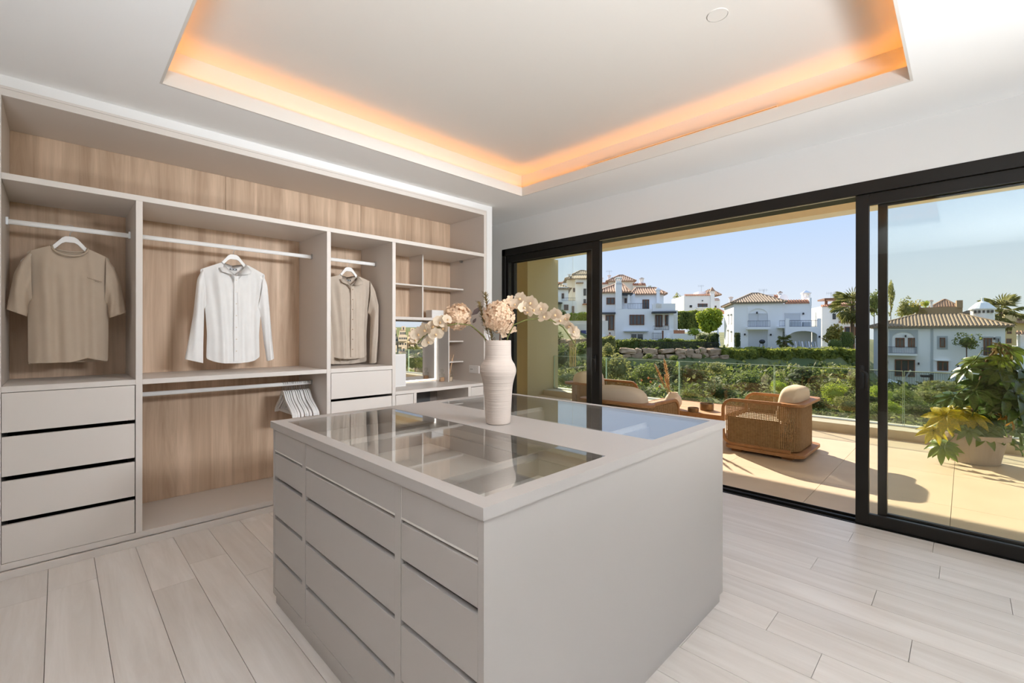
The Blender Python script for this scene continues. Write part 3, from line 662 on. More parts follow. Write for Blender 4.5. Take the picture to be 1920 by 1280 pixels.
for a, b in zip(gy, gy[1:]):
    o = MB().box(-.008, .008, b + .008, a - .008, .0, .727).build('glass_pane', m_bglass, gb)
    MB().box(-.009, .009, b + .008, a - .008, .727, .733).box(-.009, .009, b + .006, b + .010, 0, .73).box(-.009, .009, a - .010, a - .006, 0, .73).build('polished_edge', m_edge, o)
box('base_channel', m_steel, -.03, .03, -5.4, 6.42, .0, .022, gb)

# cane lounge chair: front towards local -y
def arm_chair(label, loc, rz):
    c = thing('cane_lounge_chair', label, 'armchair', loc, rz, 'cane lounge chairs on the terrace')
    W_ = .40
    pl = rrect(-.43, .43, -.36, .42, .10)
    MB().prism(pl, lambda x, y: (x, y, .035), lambda x, y: (x, y, .07)).build('base_board', m_teak, c, bevel=.004)
    for sx_ in (-1, 1):
        for y_ in (-.24, .26): MB().box(sx_ * .33 - .035, sx_ * .33 + .035, y_ - .05, y_ + .05, 0, .035).build('foot', m_teak, c)
    # side frames: rail, rounded front, lower rail
    for sx_ in (-1, 1):
        r = .11; yf, zt, zb = -.375, .575, .085; path = [(.30, zt)]
        path += [(yf + r - r * sin(RAD(a)), zt - r + r * cos(RAD(a))) for a in range(0, 91, 15)] + [(yf + r - r * cos(RAD(a)), zb + r - r * sin(RAD(a))) for a in range(0, 91, 15)] + [(.30, zb)]
        rings = []
        for i, (y, z) in enumerate(path):
            p0 = path[max(i - 1, 0)]; p1 = path[min(i + 1, len(path) - 1)]; d = Vector((p1[0] - p0[0], p1[1] - p0[1])).normalized(); nn = Vector((-d.y, d.x)) * .016
            x0, x1 = sx_ * W_ - .034 * (sx_ > 0) * 1 - (0 if sx_ > 0 else 0), sx_ * W_ + .034 * (sx_ < 0)
            rings.append([(x0, y - nn.x, z - nn.y), (x1, y - nn.x, z - nn.y), (x1, y + nn.x, z + nn.y), (x0, y + nn.x, z + nn.y)])
        MB().loft(rings).build('side_frame', m_teak, c, bevel=.004)
    bk = rrect(-.445, .445, .20, .42, .10)
    bk = [(x, y) for x, y in bk]
    MB().prism(bk, lambda x, y: (x, y, .562), lambda x, y: (x, y, .592)).build('back_rail', m_teak, c, bevel=.004)
    # woven cane wall round three sides
    pth = [(-.385, -.35 + i * .0165) for i in range(33)]; R_ = .16
    pth += [(-.385 + R_ - R_ * cos(RAD(a)), .20 + R_ * sin(RAD(a))) for a in range(6, 91, 6)]
    pth += [(-.225 + i * .0165, .36) for i in range(1, 27)]
    pth += [(.385 - R_ + R_ * sin(RAD(a)), .20 + R_ * cos(RAD(a))) for a in range(0, 91, 6)] + [(.385, .19 - i * .0165) for i in range(33)]
    mb = MB(); k = .0043
    for i, (x, y) in enumerate(pth):
        a = pth[max(i - 1, 0)]; b = pth[min(i + 1, len(pth) - 1)]; d = Vector((b[0] - a[0], b[1] - a[1])).normalized() * k; nn = Vector((-d.y, d.x)) * .5
        zt = .56; zb = .085
        if y < -.26: q = (y + .37) / .11; zt -= .10 * (1 - sqrt(max(0, 1 - (1 - min(1, max(0, q))) ** 2))); zb += .10 * (1 - sqrt(max(0, 1 - (1 - min(1, max(0, q))) ** 2)))
        mb.add([(x - d.x - nn.x, y - d.y - nn.y, zb), (x + d.x - nn.x, y + d.y - nn.y, zb), (x + d.x + nn.x, y + d.y + nn.y, zb), (x - d.x + nn.x, y - d.y + nn.y, zb), (x - d.x - nn.x, y - d.y - nn.y, zt), (x + d.x - nn.x, y + d.y - nn.y, zt), (x + d.x + nn.x, y + d.y + nn.y, zt), (x - d.x + nn.x, y - d.y + nn.y, zt)], [(0, 1, 5, 4), (1, 2, 6, 5), (2, 3, 7, 6), (3, 0, 4, 7)])
    for j in range(29):
        z = .09 + j * .0165; mb.loft([[(x, y, z - k), (x, y, z + k)] for x, y in pth], False, False)
    mb.build('cane_weave', m_cane, c, kind='stuff')
    MB().box(-.372, -.366, -.33, .20, .08, .385).box(.366, .372, -.33, .20, .08, .385).box(-.24, .24, .335, .341, .08, .50).build('inner_shade_board', m_cane_shade, c)  # added dark boards that paint the shade behind the weave
    box('seat_deck', m_teak, -.365, .365, -.35, .30, .19, .215, c)
    MB().pillow((0, -.06, .285), (.355, .29, .075), .3, 24, 8).build('seat_cushion', m_cush, c, smooth=True)
    MB().pillow((0, .235, .545), (.335, .105, .20), .55, 24, 14, Matrix.Rotation(RAD(-10), 3, 'X')).build('back_cushion', m_cush, c, smooth=True)
    return c
c0 = arm_chair('cane and teak lounge chair on the terrace, rear corner facing the open doorway', (5.75, 1.575, -.006), pi)
c1 = dup(c0, (5.85, 3.90, -.006), 0, 'cane lounge chair across the slatted table, by the balustrade')
c2 = dup(c0, (4.585, 2.68, -.006), pi / 2, 'cane lounge chair with its back close against the sliding window')
tb = thing('slatted_coffee_table', 'low teak coffee table with a slatted top among the cane chairs', 'table', (6.08, 2.66, -.006))
for k in range(14): box('slat', m_slat, -.455 + k * .065, -.455 + k * .065 + .058, -.58, .58, .312, .332, tb)
MB().box(-.47, .47, -.61, -.582, .27, .336).box(-.47, .47, .582, .61, .27, .336).box(-.475, -.457, -.61, .61, .27, .336).box(.457, .475, -.61, .61, .27, .336).build('apron', m_teak, tb, bevel=.003)
for x_ in (-.42, .42):
    for y_ in (-.55, .55): MB().box(x_ - .03, x_ + .03, y_ - .03, y_ + .03, 0, .31).build('leg', m_teak, tb)
tz = .327
pv = thing('round_vase', 'round pinkish ceramic vase holding dried pampas on the slatted table', 'vase', (5.74, 2.72, tz))
MB().lathe([(.05, 0), (.075, .01), (.103, .06), (.108, .10), (.098, .145), (.07, .185), (.055, .20), (.058, .212), (.052, .214), (.045, .20), (.08, .1), (.001, .02)], n=40).build('vase_body', m_ceram2, pv, smooth=True)
m_pam = M('pampas', (.70, .50, .28), .9, var=(50, (.58, .38, .18)), trans=.25)
def plume(label, tip, ln, w):
    t = thing('pampas_stem', label, 'dried grass', (5.74, 2.72, tz + .03), 0, 'pampas stems in the round vase')
    b = Vector((0, 0, 0)); tip = Vector(tip); MB().tube([b, tip * .55, tip], .0025, 5).build('stem', m_pam, t)
    mb = MB()
    for i in range(150):
        q = .45 + .55 * random.random(); p = tip * q; d = tip.normalized(); s_ = Vector([random.uniform(-1, 1) for _ in range(3)]); s_ = (s_ - d * s_.dot(d)).normalized()
        ww = w * sin(pi * min(1, max(.08, (q - .42) / .6))) ; e_ = p + s_ * ww * random.uniform(.5, 1) + d * .03; k = d.cross(s_) * .009
        mb.add([p - k, p + k, e_], [(0, 1, 2)])
    mb.build('plume', m_pam, t, kind='stuff')
plume('tallest pampas stem, upright in the round vase', RT * -.12 + Vector((0, 0, .60)), .5, .05)
plume('pampas stem leaning far out over the table', RT * -.24 + Vector((0, 0, .54)), .5, .035)
plume('short pampas stem low in the round vase', RT * -.10 + Vector((0, 0, .40)) + FW * .03, .4, .04)
pod = thing('poppy_twig', 'thin twig with small orange seed pods bending out of the round vase', 'twig', (5.74, 2.72, tz + .03))
tw = [Vector((0, 0, 0)), RT * -.10 + Vector((0, 0, .26)), RT * -.22 + Vector((0, 0, .36)), RT * -.33 + Vector((0, 0, .37))]
MB().tube(tw, .002, 5).build('stem', m_pam, pod)
for p in (tw[3], RT * -.42 + Vector((0, 0, .34)), RT * -.30 + Vector((0, 0, .32)), RT * -.18 + Vector((0, 0, .26))): MB().pillow(p, (.013, .013, .016), 1, 10, 6).build('seed_pod', M('orange_pod', (.70, .32, .14), .7), pod, smooth=True)
for x_, y_, r, h_, lab in ((5.93, 2.36, .085, .085, 'larger round bronze bowl on the slatted table'), (5.66, 2.42, .065, .055, 'smaller round bronze bowl nearest the house on the table')):
    b = thing('bronze_bowl', lab, 'bowl', (x_, y_, tz)); MB().lathe([(r * .92, 0), (r, .006), (r, h_), (r * .93, h_), (r * .9, .015), (.001, .015)], n=32).build('bowl_body', m_brass, b, smooth=False)
    MB().lathe([(r * .88, .016), (r * .88, h_ * .6), (.001, h_ * .6)], n=24).build('candle_wax', m_white, b)
ch = thing('wind_chime', 'hanging chime of four slim brass rods at the far end of the terrace', 'wind chime', (6.9, 5.26, 0))
m_gold = M('pale_brass', (.75, .58, .30), .3, metal=.7)
for k in range(4):
    o = RT * (-.05 + k * .034); zt = 1.16 + .02 * k; MB().tube([o + Vector((0, 0, .69)), o + Vector((0, 0, zt))], .008, 8).build('rod', m_gold, ch)
    MB().tube([o + Vector((0, 0, zt)), Vector((0, 0, 1.45))], .0018, 4).build('cord', m_gold, ch)
MB().tube([(0, 0, 1.45), (0, 0, 3.10)], .0018, 4).build('cord', m_gold, ch); MB().tube([(0, 0, 1.44), (0, 0, 1.455)], .05, 16).build('disc', m_gold, ch)

# ------------------------------------------------------------------ potted fatsia on the terrace
m_lg = M('glossy_green_leaf', (.075, .15, .022), .25, spec=.6, var=(14, (.03, .075, .012)), trans=.35)
m_ly = M('yellow_leaf', (.62, .48, .02), .4, var=(16, (.30, .32, .02)), trans=.45)
m_ll = M('lime_green_leaf', (.19, .26, .025), .35, var=(14, (.10, .18, .02)), trans=.4)
m_lo = M('orange_dry_leaf', (.50, .26, .03), .6, trans=.4)
m_lb = M('withered_leaf', (.30, .22, .08), .8, var=(20, (.18, .15, .05)), trans=.2)
m_trunk = M('brown_trunk', (.16, .09, .05), .9)
PP = Vector((6.69, -.07, -.006))
pt = thing('potted_fatsia', 'large fatsia with yellowing lower leaves in a taupe pot by the balustrade', 'potted plant', PP)
MB().lathe([(.175, 0), (.19, .004), (.235, .245), (.262, .25), (.266, .30), (.255, .303), (.25, .27), (.001, .26)], n=40).build('pot', m_pot, pt, smooth=False)
MB().lathe([(.245, .262), (.12, .275), (.001, .28)], n=24).build('soil', m_soil, pt)
def leaf_mesh(nm, mat, seed, droop):
    rd_ = random.Random(seed); mb = MB(); nl = 8
    for k in range(nl):
        a = RAD(-150 + 300 * k / (nl - 1)) + pi / 2; ln = (1 - .35 * abs(k - (nl - 1) / 2) / ((nl - 1) / 2)) * rd_.uniform(.92, 1.05); wd = .17
        d = Vector((cos(a), sin(a), 0)); e_ = Vector((-sin(a), cos(a), 0)); rows = []
        for i in range(7):
            q = i / 6; w = wd * [.50, .62, .85, 1, .88, .55, .03][i]; z = -droop * q * q + .05 * sin(q * 3)
            rows.append([d * ln * q - e_ * w + Vector((0, 0, z + .05)), d * ln * q + Vector((0, 0, z)), d * ln * q + e_ * w + Vector((0, 0, z + .05))])
        mb.loft(rows, False, False)
    o = mb.build(nm, mat, None, smooth=True); me = o.data; bpy.data.objects.remove(o); return me
LM = {}
for key, mat in (('g', m_lg), ('y', m_ly), ('l', m_ll), ('o', m_lo), ('b', m_lb)):
    LM[key] = [leaf_mesh('leaf', mat, s_, dr) for s_, dr in ((1, .18), (2, .38))]
PXM = 4.68 / FPX
trk = [Vector((0, 0, .26)), RT * -.02 + Vector((0, 0, .45)), RT * .05 + Vector((0, 0, .75)), RT * .10 + Vector((0, 0, 1.0)), RT * .24 + Vector((0, 0, 1.18))]
MB().tube(trk, [.026, .02, .015, .012, .008], 8).build('trunk', m_trunk, pt, smooth=True)
LV = [('g', 1862, 702, 52, -.12), ('g', 1883, 745, 56, -.16), ('g', 1832, 728, 44, -.05), ('g', 1905, 700, 46, -.1), ('g', 1908, 785, 38, .0), ('g', 1852, 768, 40, .0), ('l', 1893, 668, 38, 0), ('l', 1915, 662, 38, .1), ('g', 1802, 738, 40, -.1), ('g', 1778, 748, 36, .0),
      ('g', 1818, 700, 36, .08), ('g', 1845, 715, 40, .12), ('g', 1925, 730, 46, .02), ('g', 1900, 745, 42, .14), ('g', 1868, 735, 40, .1), ('g', 1838, 755, 34, -.12), ('l', 1835, 680, 30, .1), ('g', 1822, 752, 34, .05), ('g', 1930, 770, 40, -.1), ('g', 1880, 778, 36, .08),
      ('y', 1744, 783, 40, -.12), ('y', 1734, 808, 30, -.05), ('y', 1774, 792, 36, .05), ('y', 1802, 782, 36, -.08), ('y', 1826, 792, 30, .0), ('y', 1790, 772, 30, .08), ('y', 1815, 775, 32, .12), ('o', 1864, 783, 24, -.15), ('y', 1848, 795, 26, .1),
      ('l', 1745, 838, 34, -.1), ('l', 1808, 812, 34, -.2), ('l', 1832, 806, 28, -.18), ('l', 1888, 812, 32, -.12), ('l', 1905, 832, 30, -.05), ('l', 1770, 838, 32, .05), ('l', 1785, 806, 26, -.15), ('y', 1778, 825, 26, .1), ('l', 1880, 836, 22, -.15), ('y', 1872, 800, 24, .05),
      ('b', 1878, 652, 20, 0), ('b', 1890, 648, 18, .05), ('b', 1868, 660, 16, -.03), ('b', 1884, 662, 18, -.05), ('b', 1872, 672, 14, .02)]
LV += [('g', 1850, 745, 44, -.2), ('g', 1868, 765, 46, -.22), ('g', 1880, 715, 46, -.2), ('g', 1895, 765, 42, -.15), ('g', 1848, 790, 34, -.1), ('g', 1845, 700, 36, -.15), ('l', 1862, 680, 30, -.1), ('g', 1915, 810, 36, -.1)]
rl = random.Random(5)
for key, u, v, s_, dd in LV:
    pos = RT * ((u - 1826) * PXM) + FW * dd + Vector((0, 0, 1.306 - (v - 627) * PXM)); size = s_ * PXM * 1.3
    o = bpy.data.objects.new('leaf', LM[key][rl.randint(0, 1)]); COL.objects.link(o); o.parent = pt
    zz = max(.3, min(1.1, pos.z + .12)); q = (zz - .26) / .9; base = trk[0].lerp(trk[-1], q)
    outv = Vector((pos.x - base.x, pos.y - base.y, 0)); outv = (outv.normalized() if outv.length > .02 else -FW)
    nrm = (outv * rl.uniform(.3, .8) + Vector((0, 0, .75)) - FW * rl.uniform(.1, .6)).normalized(); yax = (outv - nrm * outv.dot(nrm) - Vector((0, 0, .35))).normalized(); yax = (yax - nrm * yax.dot(nrm)).normalized(); xax = yax.cross(nrm)
    m = Matrix((xax, yax, nrm)).transposed().to_4x4(); o.matrix_local = Matrix.Translation(pos - yax * size * .2) @ m @ Matrix.Diagonal((size * .8, size * .8, size * .8, 1))
    st_ = MB().tube([base, base.lerp(pos, .5) + Vector((0, 0, .08)), pos - yax * size * .2], .0045, 5).build('petiole', m_ll, pt, smooth=True)
# ------------------------------------------------------------------ outside: ground, planting, houses
def GP(u, d):
    """ground-plan point seen at picture column u, at depth d metres along the view axis"""
    return CAM.x + FW.x * d + RT.x * ((u - 960) * d / FPX), CAM.y + FW.y * d + RT.y * ((u - 960) * d / FPX)
def sm(a, b, x):
    t = max(0, min(1, (x - a) / (b - a))); return t * t * (3 - 2 * t)
def ground_z(d, lat):
    k = lat / max(d, 1); u = 960 + FPX * k
    z = -3.2 - 1.0 * sm(9, 16, d) + 2.2 * sm(24, 40, d)
    up = 1 - sm(1600, 1650, u)
    z += up * (1.35 * sm(43.5, 44.5, d) + .25 * sm(44.5, 52, d)) - (1 - up) * (2.2 * sm(20, 50, d))
    left = 1 - sm(1060, 1160, u)
    z += left * (3.2 * sm(40, 60, d) + 3.0 * sm(60, 90, d))
    z += 10 * sm(75, 150, d) * (.45 + .55 * left) - 2 * sm(70, 90, d) * (1 - left)
    return z
m_ground = M('dry_grass_ground', (.22, .22, .08), .95, var=(.35, (.09, .12, .035), .25), bump=(3, .5))
gm = MB(); rows = []
for i in range(56):
    d = 8.2 * (1.058 ** i); row = []
    for j in range(73):
        lat = (-1.7 + 3.4 * j / 72) * (d + 8); p = CAM + FW * d + RT * lat; row.append((p.x, p.y, ground_z(d, lat)))
    rows.append(row)
gm.loft(rows, False, False); gm.build('ground', m_ground, kind='structure', smooth=True)
MB().box(-70, 7.9, -70, 70, -3.6, -3.4).build('ground_near', m_ground, kind='structure')
def gz(u, d): return ground_z(d, (u - 960) * d / FPX)
def leafmat(nm, c1, c2, tr=.55): return M(nm, c1, .65, var=(2.2, c2, .22), trans=tr, rnd=.12)
G_ = dict(dark=leafmat('dark_foliage', (.13, .16, .045), (.055, .085, .025)), mid=leafmat('mid_foliage', (.27, .31, .07), (.13, .18, .04)), lime=leafmat('lime_foliage', (.52, .58, .06), (.28, .38, .04)), olive=leafmat('olive_foliage', (.38, .37, .13), (.20, .22, .07)),
          rust=leafmat('rusty_foliage', (.48, .36, .08), (.26, .26, .05)), ivy=leafmat('ivy_foliage', (.42, .43, .07), (.10, .15, .03)))
m_bark = M('bark', (.13, .085, .05), .95)
FOL = {}
def foliage_mesh(kind, seed, n, shape='ball', leaf=.09):
    key = (kind, seed, n, shape, leaf)
    if key in FOL: return FOL[key]
    r = random.Random(seed * 31 + n); mb = MB()
    blobs = [(Vector((r.uniform(-.55, .55), r.uniform(-.55, .55), r.uniform(-.5, .6))), r.uniform(.35, .6)) for _ in range(9)]
    for i in range(n):
        if shape == 'ball':
            c, br = blobs[r.randint(0, 8)]; d = Vector((r.gauss(0, 1), r.gauss(0, 1), r.gauss(0, 1))).normalized(); p = c + d * br * r.uniform(.72, 1.05)
        elif shape == 'dome':
            d = Vector((r.gauss(0, 1), r.gauss(0, 1), r.gauss(0, 1))).normalized(); p = d * r.uniform(.9, 1.02)
        else:
            f = r.randint(0, 4); a, b = r.uniform(-1, 1), r.uniform(-1, 1); w = 1 + r.uniform(-.10, .06)
            p, d = [(Vector((a, -w, b)), Vector((0, -1, 0))), (Vector((a, w, b)), Vector((0, 1, 0))), (Vector((-w, a, b)), Vector((-1, 0, 0))), (Vector((w, a, b)), Vector((1, 0, 0))), (Vector((a, b, w)), Vector((0, 0, 1)))][f]
        s_ = leaf * r.uniform(.6, 1.3); nn = (d + Vector((r.uniform(-.8, .8), r.uniform(-.8, .8), r.uniform(-.5, .9)))).normalized(); a = nn.orthogonal().normalized(); a = Matrix.Rotation(r.random() * 6.3, 3, nn) @ a; b = nn.cross(a)
        mb.add([p - a * s_, p + b * s_ * .6, p + a * s_, p - b * s_ * .6], [(0, 1, 2, 3)])
    o = mb.build('foliage', G_[kind]); me = o.data; bpy.data.objects.remove(o); FOL[key] = me; return me
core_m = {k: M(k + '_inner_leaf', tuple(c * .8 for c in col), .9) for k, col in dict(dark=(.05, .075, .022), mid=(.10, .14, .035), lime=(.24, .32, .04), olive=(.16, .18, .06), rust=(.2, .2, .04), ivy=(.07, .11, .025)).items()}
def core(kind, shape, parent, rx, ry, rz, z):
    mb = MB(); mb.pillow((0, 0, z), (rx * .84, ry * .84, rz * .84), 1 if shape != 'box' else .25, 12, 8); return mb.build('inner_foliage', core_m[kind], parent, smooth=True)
def plant(name, label, cat, kind, u, d, rx, ry, rz, zc=None, trunk=True, n=900, seed=1, shape='ball', leaf=.10, group=None, rz_=None, withcore=True):
    x, y = GP(u, d); g = gz(u, d); t = thing(name, label, cat, (x, y, g), YAW - pi / 2 if rz_ is None else rz_, group)
    z = (zc - g) if zc is not None else rz * .85
    o = bpy.data.objects.new('foliage', foliage_mesh(kind, seed, n, shape, leaf)); COL.objects.link(o); o.parent = t; o.location = (0, 0, z); o.scale = (rx, ry, rz); o['kind'] = 'stuff'
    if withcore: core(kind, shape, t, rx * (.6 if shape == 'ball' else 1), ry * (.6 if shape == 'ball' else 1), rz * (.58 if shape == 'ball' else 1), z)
    if trunk and z > rz * .5: MB().tube([(0, 0, -.1), (.03 * rx, 0, z * .5), (0, 0, z)], [.10 * max(.6, rx * .5), .07 * max(.6, rx * .5), .05], 7).build('trunk', m_bark, t)
    return t
# houses -----------------------------------------------------------
m_hw = M('white_render', (.95, .945, .93), .85, var=(.6, (.92, .915, .90))); m_hc = M('cream_render', (.82, .745, .63), .85); m_hg = M('grey_band_render', (.50, .53, .54), .85); m_hy = M('yellow_render', (.66, .52, .30), .85); m_hb = M('brown_render', (.36, .25, .16), .9)
m_rt = M('terracotta_tile', (.50, .30, .185), .85, var=(3, (.36, .22, .14))); m_rd = M('brown_roof_tile', (.36, .27, .18), .85, var=(3, (.26, .19, .125))); m_rtop = M('red_coping_tile', (.55, .24, .12), .85, var=(5, (.40, .17, .09)))
m_wf = M('brown_window_frame', (.20, .085, .045), .6); m_wp = M('dark_window_pane', (.06, .07, .075), .08, spec=.6); m_sh = M('white_shutter', (.70, .71, .72), .6); m_iron = M('black_iron', (.03, .03, .035), .6); m_gb = M('grey_beam', (.07, .075, .08), .7); m_ins = M('dark_opening', (.10, .095, .09), .9)
class House:
    def __init__(s, label, u, d, phi=0, zbase=None, cat='house', name='villa', group=None):
        s.D = d; s.u0 = u; s.phi = RAD(phi); s.lat0 = (u - 960) * d / FPX
        p = CAM + FW * d + RT * s.lat0; s.t = thing(name, label, cat, (p.x, p.y, 0), YAW - pi / 2 + s.phi * -1 if False else YAW - pi / 2 - s.phi, group)
    # phi > 0 turns the right-hand end of the front away from the viewer's axis towards the camera
    def x(s, u, y=0):
        k = (u - 960) / FPX; return (k * (s.D + y * cos(s.phi)) - s.lat0 - y * sin(s.phi)) / (cos(s.phi) + k * sin(s.phi))
    def z(s, v, u=None, y=0):
        d = s.D + y * cos(s.phi) - (s.x(u, y) * sin(s.phi) if u else 0); return 1.3 + (HY - v) * d / FPX
    def b(s, name, mat, u0, u1, v0, v1, y0, y1, parent=None):
        """box between picture columns u0..u1 and rows v0(top)..v1, front face at y0, back at y1"""
        um = (u0 + u1) / 2; return MB().box(s.x(u0, y0), s.x(u1, y0), y0, y1, s.z(v1, um, y0), s.z(v0, um, y0)).build(name, mat, parent or s.t)
    def win(s, u0, u1, v0, v1, y=0, mull=1, frame=None, pane=None, fw=.10):
        um = (u0 + u1) / 2; x0, x1, z0, z1 = s.x(u0, y), s.x(u1, y), s.z(v1, um, y), s.z(v0, um, y); fw = min(fw, (x1 - x0) * .2)
        f = MB(); f.box(x0, x1, y - .10, y + .02, z0, z0 + fw).box(x0, x1, y - .10, y + .02, z1 - fw, z1).box(x0, x0 + fw, y - .10, y + .02, z0, z1).box(x1 - fw, x1, y - .10, y + .02, z0, z1)
        for k in range(mull): xm = x0 + (x1 - x0) * (k + 1) / (mull + 1); f.box(xm - fw * .5, xm + fw * .5, y - .10, y + .02, z0, z1)
        o = f.build('window', frame or m_wf, s.t); MB().box(x0 + fw * .5, x1 - fw * .5, y - .04, y - .02, z0 + fw * .5, z1 - fw * .5).build('pane', pane or m_wp, o); return o
    def shutter(s, u0, u1, v0, v1, y=0, slats=14):
        um = (u0 + u1) / 2; x0, x1, z0, z1 = s.x(u0, y), s.x(u1, y), s.z(v1, um, y), s.z(v0, um, y); m = MB(); m.box(x0, x0 + .06, y - .06, y, z0, z1).box(x1 - .06, x1, y - .06, y, z0, z1).box(x0, x1, y - .08, y, z1 - .12, z1)
        o = m.build('roller_shutter', m_sh, s.t); q = MB(); h_ = (z1 - .12 - z0) / slats
        for k in range(slats): q.box(x0 + .06, x1 - .06, y - .04, y - .01, z0 + k * h_ + .012, z0 + (k + 1) * h_)
        q.build('slats', m_sh, o, kind='stuff')
    def rail(s, u0, u1, v0, v1, y, n=None, posts=m_iron):
        um = (u0 + u1) / 2; x0, x1, z0, z1 = s.x(u0, y), s.x(u1, y), s.z(v1, um, y), s.z(v0, um, y); m = MB(); m.box(x0, x1, y - .02, y + .02, z1 - .04, z1).box(x0, x1, y - .02, y + .02, z0 + .05, z0 + .08)
        n = n or max(4, int((x1 - x0) / .16))
        for k in range(n + 1): xx = x0 + (x1 - x0) * k / n; m.box(xx - .012, xx + .012, y - .012, y + .012, z0, z1)
        m.build('balcony_railing', posts, s.t)
    def chimney(s, u0, u1, v0, v1, y, w=None, cap=True, tower=False):
        um = (u0 + u1) / 2; x0, x1, z0, z1 = s.x(u0, y), s.x(u1, y), s.z(v1, um, y), s.z(v0, um, y); w = w or (x1 - x0); m = MB()
        hb = z1 - (z1 - z0) * (.22 if not tower else .30); m.box(x0, x1, y, y + w, z0, hb - .35); 
        for xx in (x0, x1 - .16): 
            for yy in (y, y + w - .16): m.box(xx, xx + .16, yy, yy + .16, hb - .35, hb)
        m.box((x0 + x1) / 2 - .05, (x0 + x1) / 2 + .05, y, y + w, hb - .35, hb)
        m.box(x0 - .08, x1 + .08, y - .08, y + w + .08, hb, hb + .12); o = m.build('chimney', m_hw, s.t)
        cx, cy = (x0 + x1) / 2, y + w / 2; r = MB(); a = [(x0 - .12, y - .12), (x1 + .12, y - .12), (x1 + .12, y + w + .12), (x0 - .12, y + w + .12)]
        r.add([(p[0], p[1], hb + .12) for p in a] + [(cx, cy, z1)], [(3, 2, 1, 0), (0, 1, 4), (1, 2, 4), (2, 3, 4), (3, 0, 4)]); r.build('chimney_cap', m_rt if cap else m_hw, o)
    def hip(s, x0, x1, y0, y1, ze, zr, rx0, rx1, mat=m_rd, pitch=.30, oh=.35, thick=.14, ridge=True):
        """hipped roof over x0..x1, y0..y1, with its ridge from rx0 to rx1 at mid depth: each slope a tiled part"""
        x0 -= oh; x1 += oh; y0 -= oh; y1 += oh; ym = (y0 + y1) / 2
        E_ = [Vector((x0, y0, ze)), Vector((x1, y0, ze)), Vector((x1, y1, ze)), Vector((x0, y1, ze))]; R0 = Vector((rx0, ym, zr)); R1 = Vector((rx1, ym, zr))
        base = MB(); base.add([tuple(p) for p in E_] + [tuple(R0), tuple(R1)] + [tuple(p - Vector((0, 0, thick))) for p in E_], [(0, 1, 5, 4), (1, 2, 5), (2, 3, 4, 5), (3, 0, 4), (0, 6, 7, 1), (1, 7, 8, 2), (2, 8, 9, 3), (3, 9, 6, 0), (6, 9, 8, 7)])
        o = base.build('roof', mat, s.t)
        for A, B, T0, T1 in ((E_[0], E_[1], R0, R1), (E_[1], E_[2], R1, R1), (E_[3], E_[0], R0, R0)):
            e_ = (B - A); L_ = e_.length; e_.normalize(); mid = (T0 + T1) / 2; up = (mid - A) - e_ * (mid - A).dot(e_); Hh = up.length; up.normalize(); nn = e_.cross(up); t0 = (T0 - A).dot(e_); t1 = (T1 - A).dot(e_); m = MB()
            k = int(L_ / pitch)
            for i in range(k):
                q = (i + .5) * L_ / k; h_ = Hh * min(1, q / t0 if t0 > .01 else 1, (L_ - q) / (L_ - t1) if L_ - t1 > .01 else 1)
                if h_ < .15: continue
                p0 = A + e_ * q - up * .04; p1 = A + e_ * q + up * h_; w = L_ / k * .33
                m.add([p0 - e_ * w, p0 + nn * .09 - e_ * w * .4, p0 + nn * .09 + e_ * w * .4, p0 + e_ * w, p1 - e_ * w, p1 + nn * .09 - e_ * w * .4, p1 + nn * .09 + e_ * w * .4, p1 + e_ * w], [(0, 1, 5, 4), (1, 2, 6, 5), (2, 3, 7, 6), (0, 3, 2, 1)])
            m.build('roof_tiles', mat, o, kind='stuff')
        rg = MB()
        for p, q in ((E_[0], R0), (E_[3], R0), (E_[1], R1), (E_[2], R1), (R0, R1)):
            if (q - p).length > .1: rg.bar(p, q, .22, .22)
        rg.build('ridge_tiles', mat, o); return o
    def coping(s, u0, u1, v0, v1, y, mat=m_rtop, dep=.5):
        um = (u0 + u1) / 2; x0, x1, z0, z1 = s.x(u0, y), s.x(u1, y), s.z(v1, um, y), s.z(v0, um, y); k = max(3, int((x1 - x0) / .26)); m = MB(); m.add([(x0, y - .1, z0), (x1, y - .1, z0), (x1, y + dep, z1), (x0, y + dep, z1), (x0, y + dep, z0), (x1, y + dep, z0)], [(0, 1, 2, 3), (0, 4, 5, 1), (3, 2, 5, 4), (0, 3, 4), (1, 5, 2)])
        for i in range(k):
            c = x0 + (i + .5) * (x1 - x0) / k; w = (x1 - x0) / k * .33; m.add([(c - w, y - .14, z0), (c, y - .14, z0 + .11), (c + w, y - .14, z0), (c - w, y + dep, z1), (c, y + dep, z1 + .11), (c + w, y + dep, z1)], [(0, 1, 4, 3), (1, 2, 5, 4), (0, 2, 1)])
        m.build('coping_tiles', mat, s.t)
    def arch(s, name, mat, u0, u1, vt, vs, vb, y0, y1, ul, ur, vtop, parent=None):
        """wall ul..ur x vtop..vb with an arched opening u0..u1, crown at vt, springing at vs"""
        um = (u0 + u1) / 2; X0, X1, Z0, Z1 = s.x(ul, y0), s.x(ur, y0), s.z(vb, um, y0), s.z(vtop, um, y0); x0, x1 = s.x(u0, y0), s.x(u1, y0); zt, zs = s.z(vt, um, y0), s.z(vs, um, y0); cx = (x0 + x1) / 2; hw = (x1 - x0) / 2
        arc = [(cx - hw * cos(pi * i / 14), zs + (zt - zs) * sin(pi * i / 14)) for i in range(15)]; m = MB()
        m.box(X0, x0, y0, y1, Z0, Z1).box(x1, X1, y0, y1, Z0, Z1)
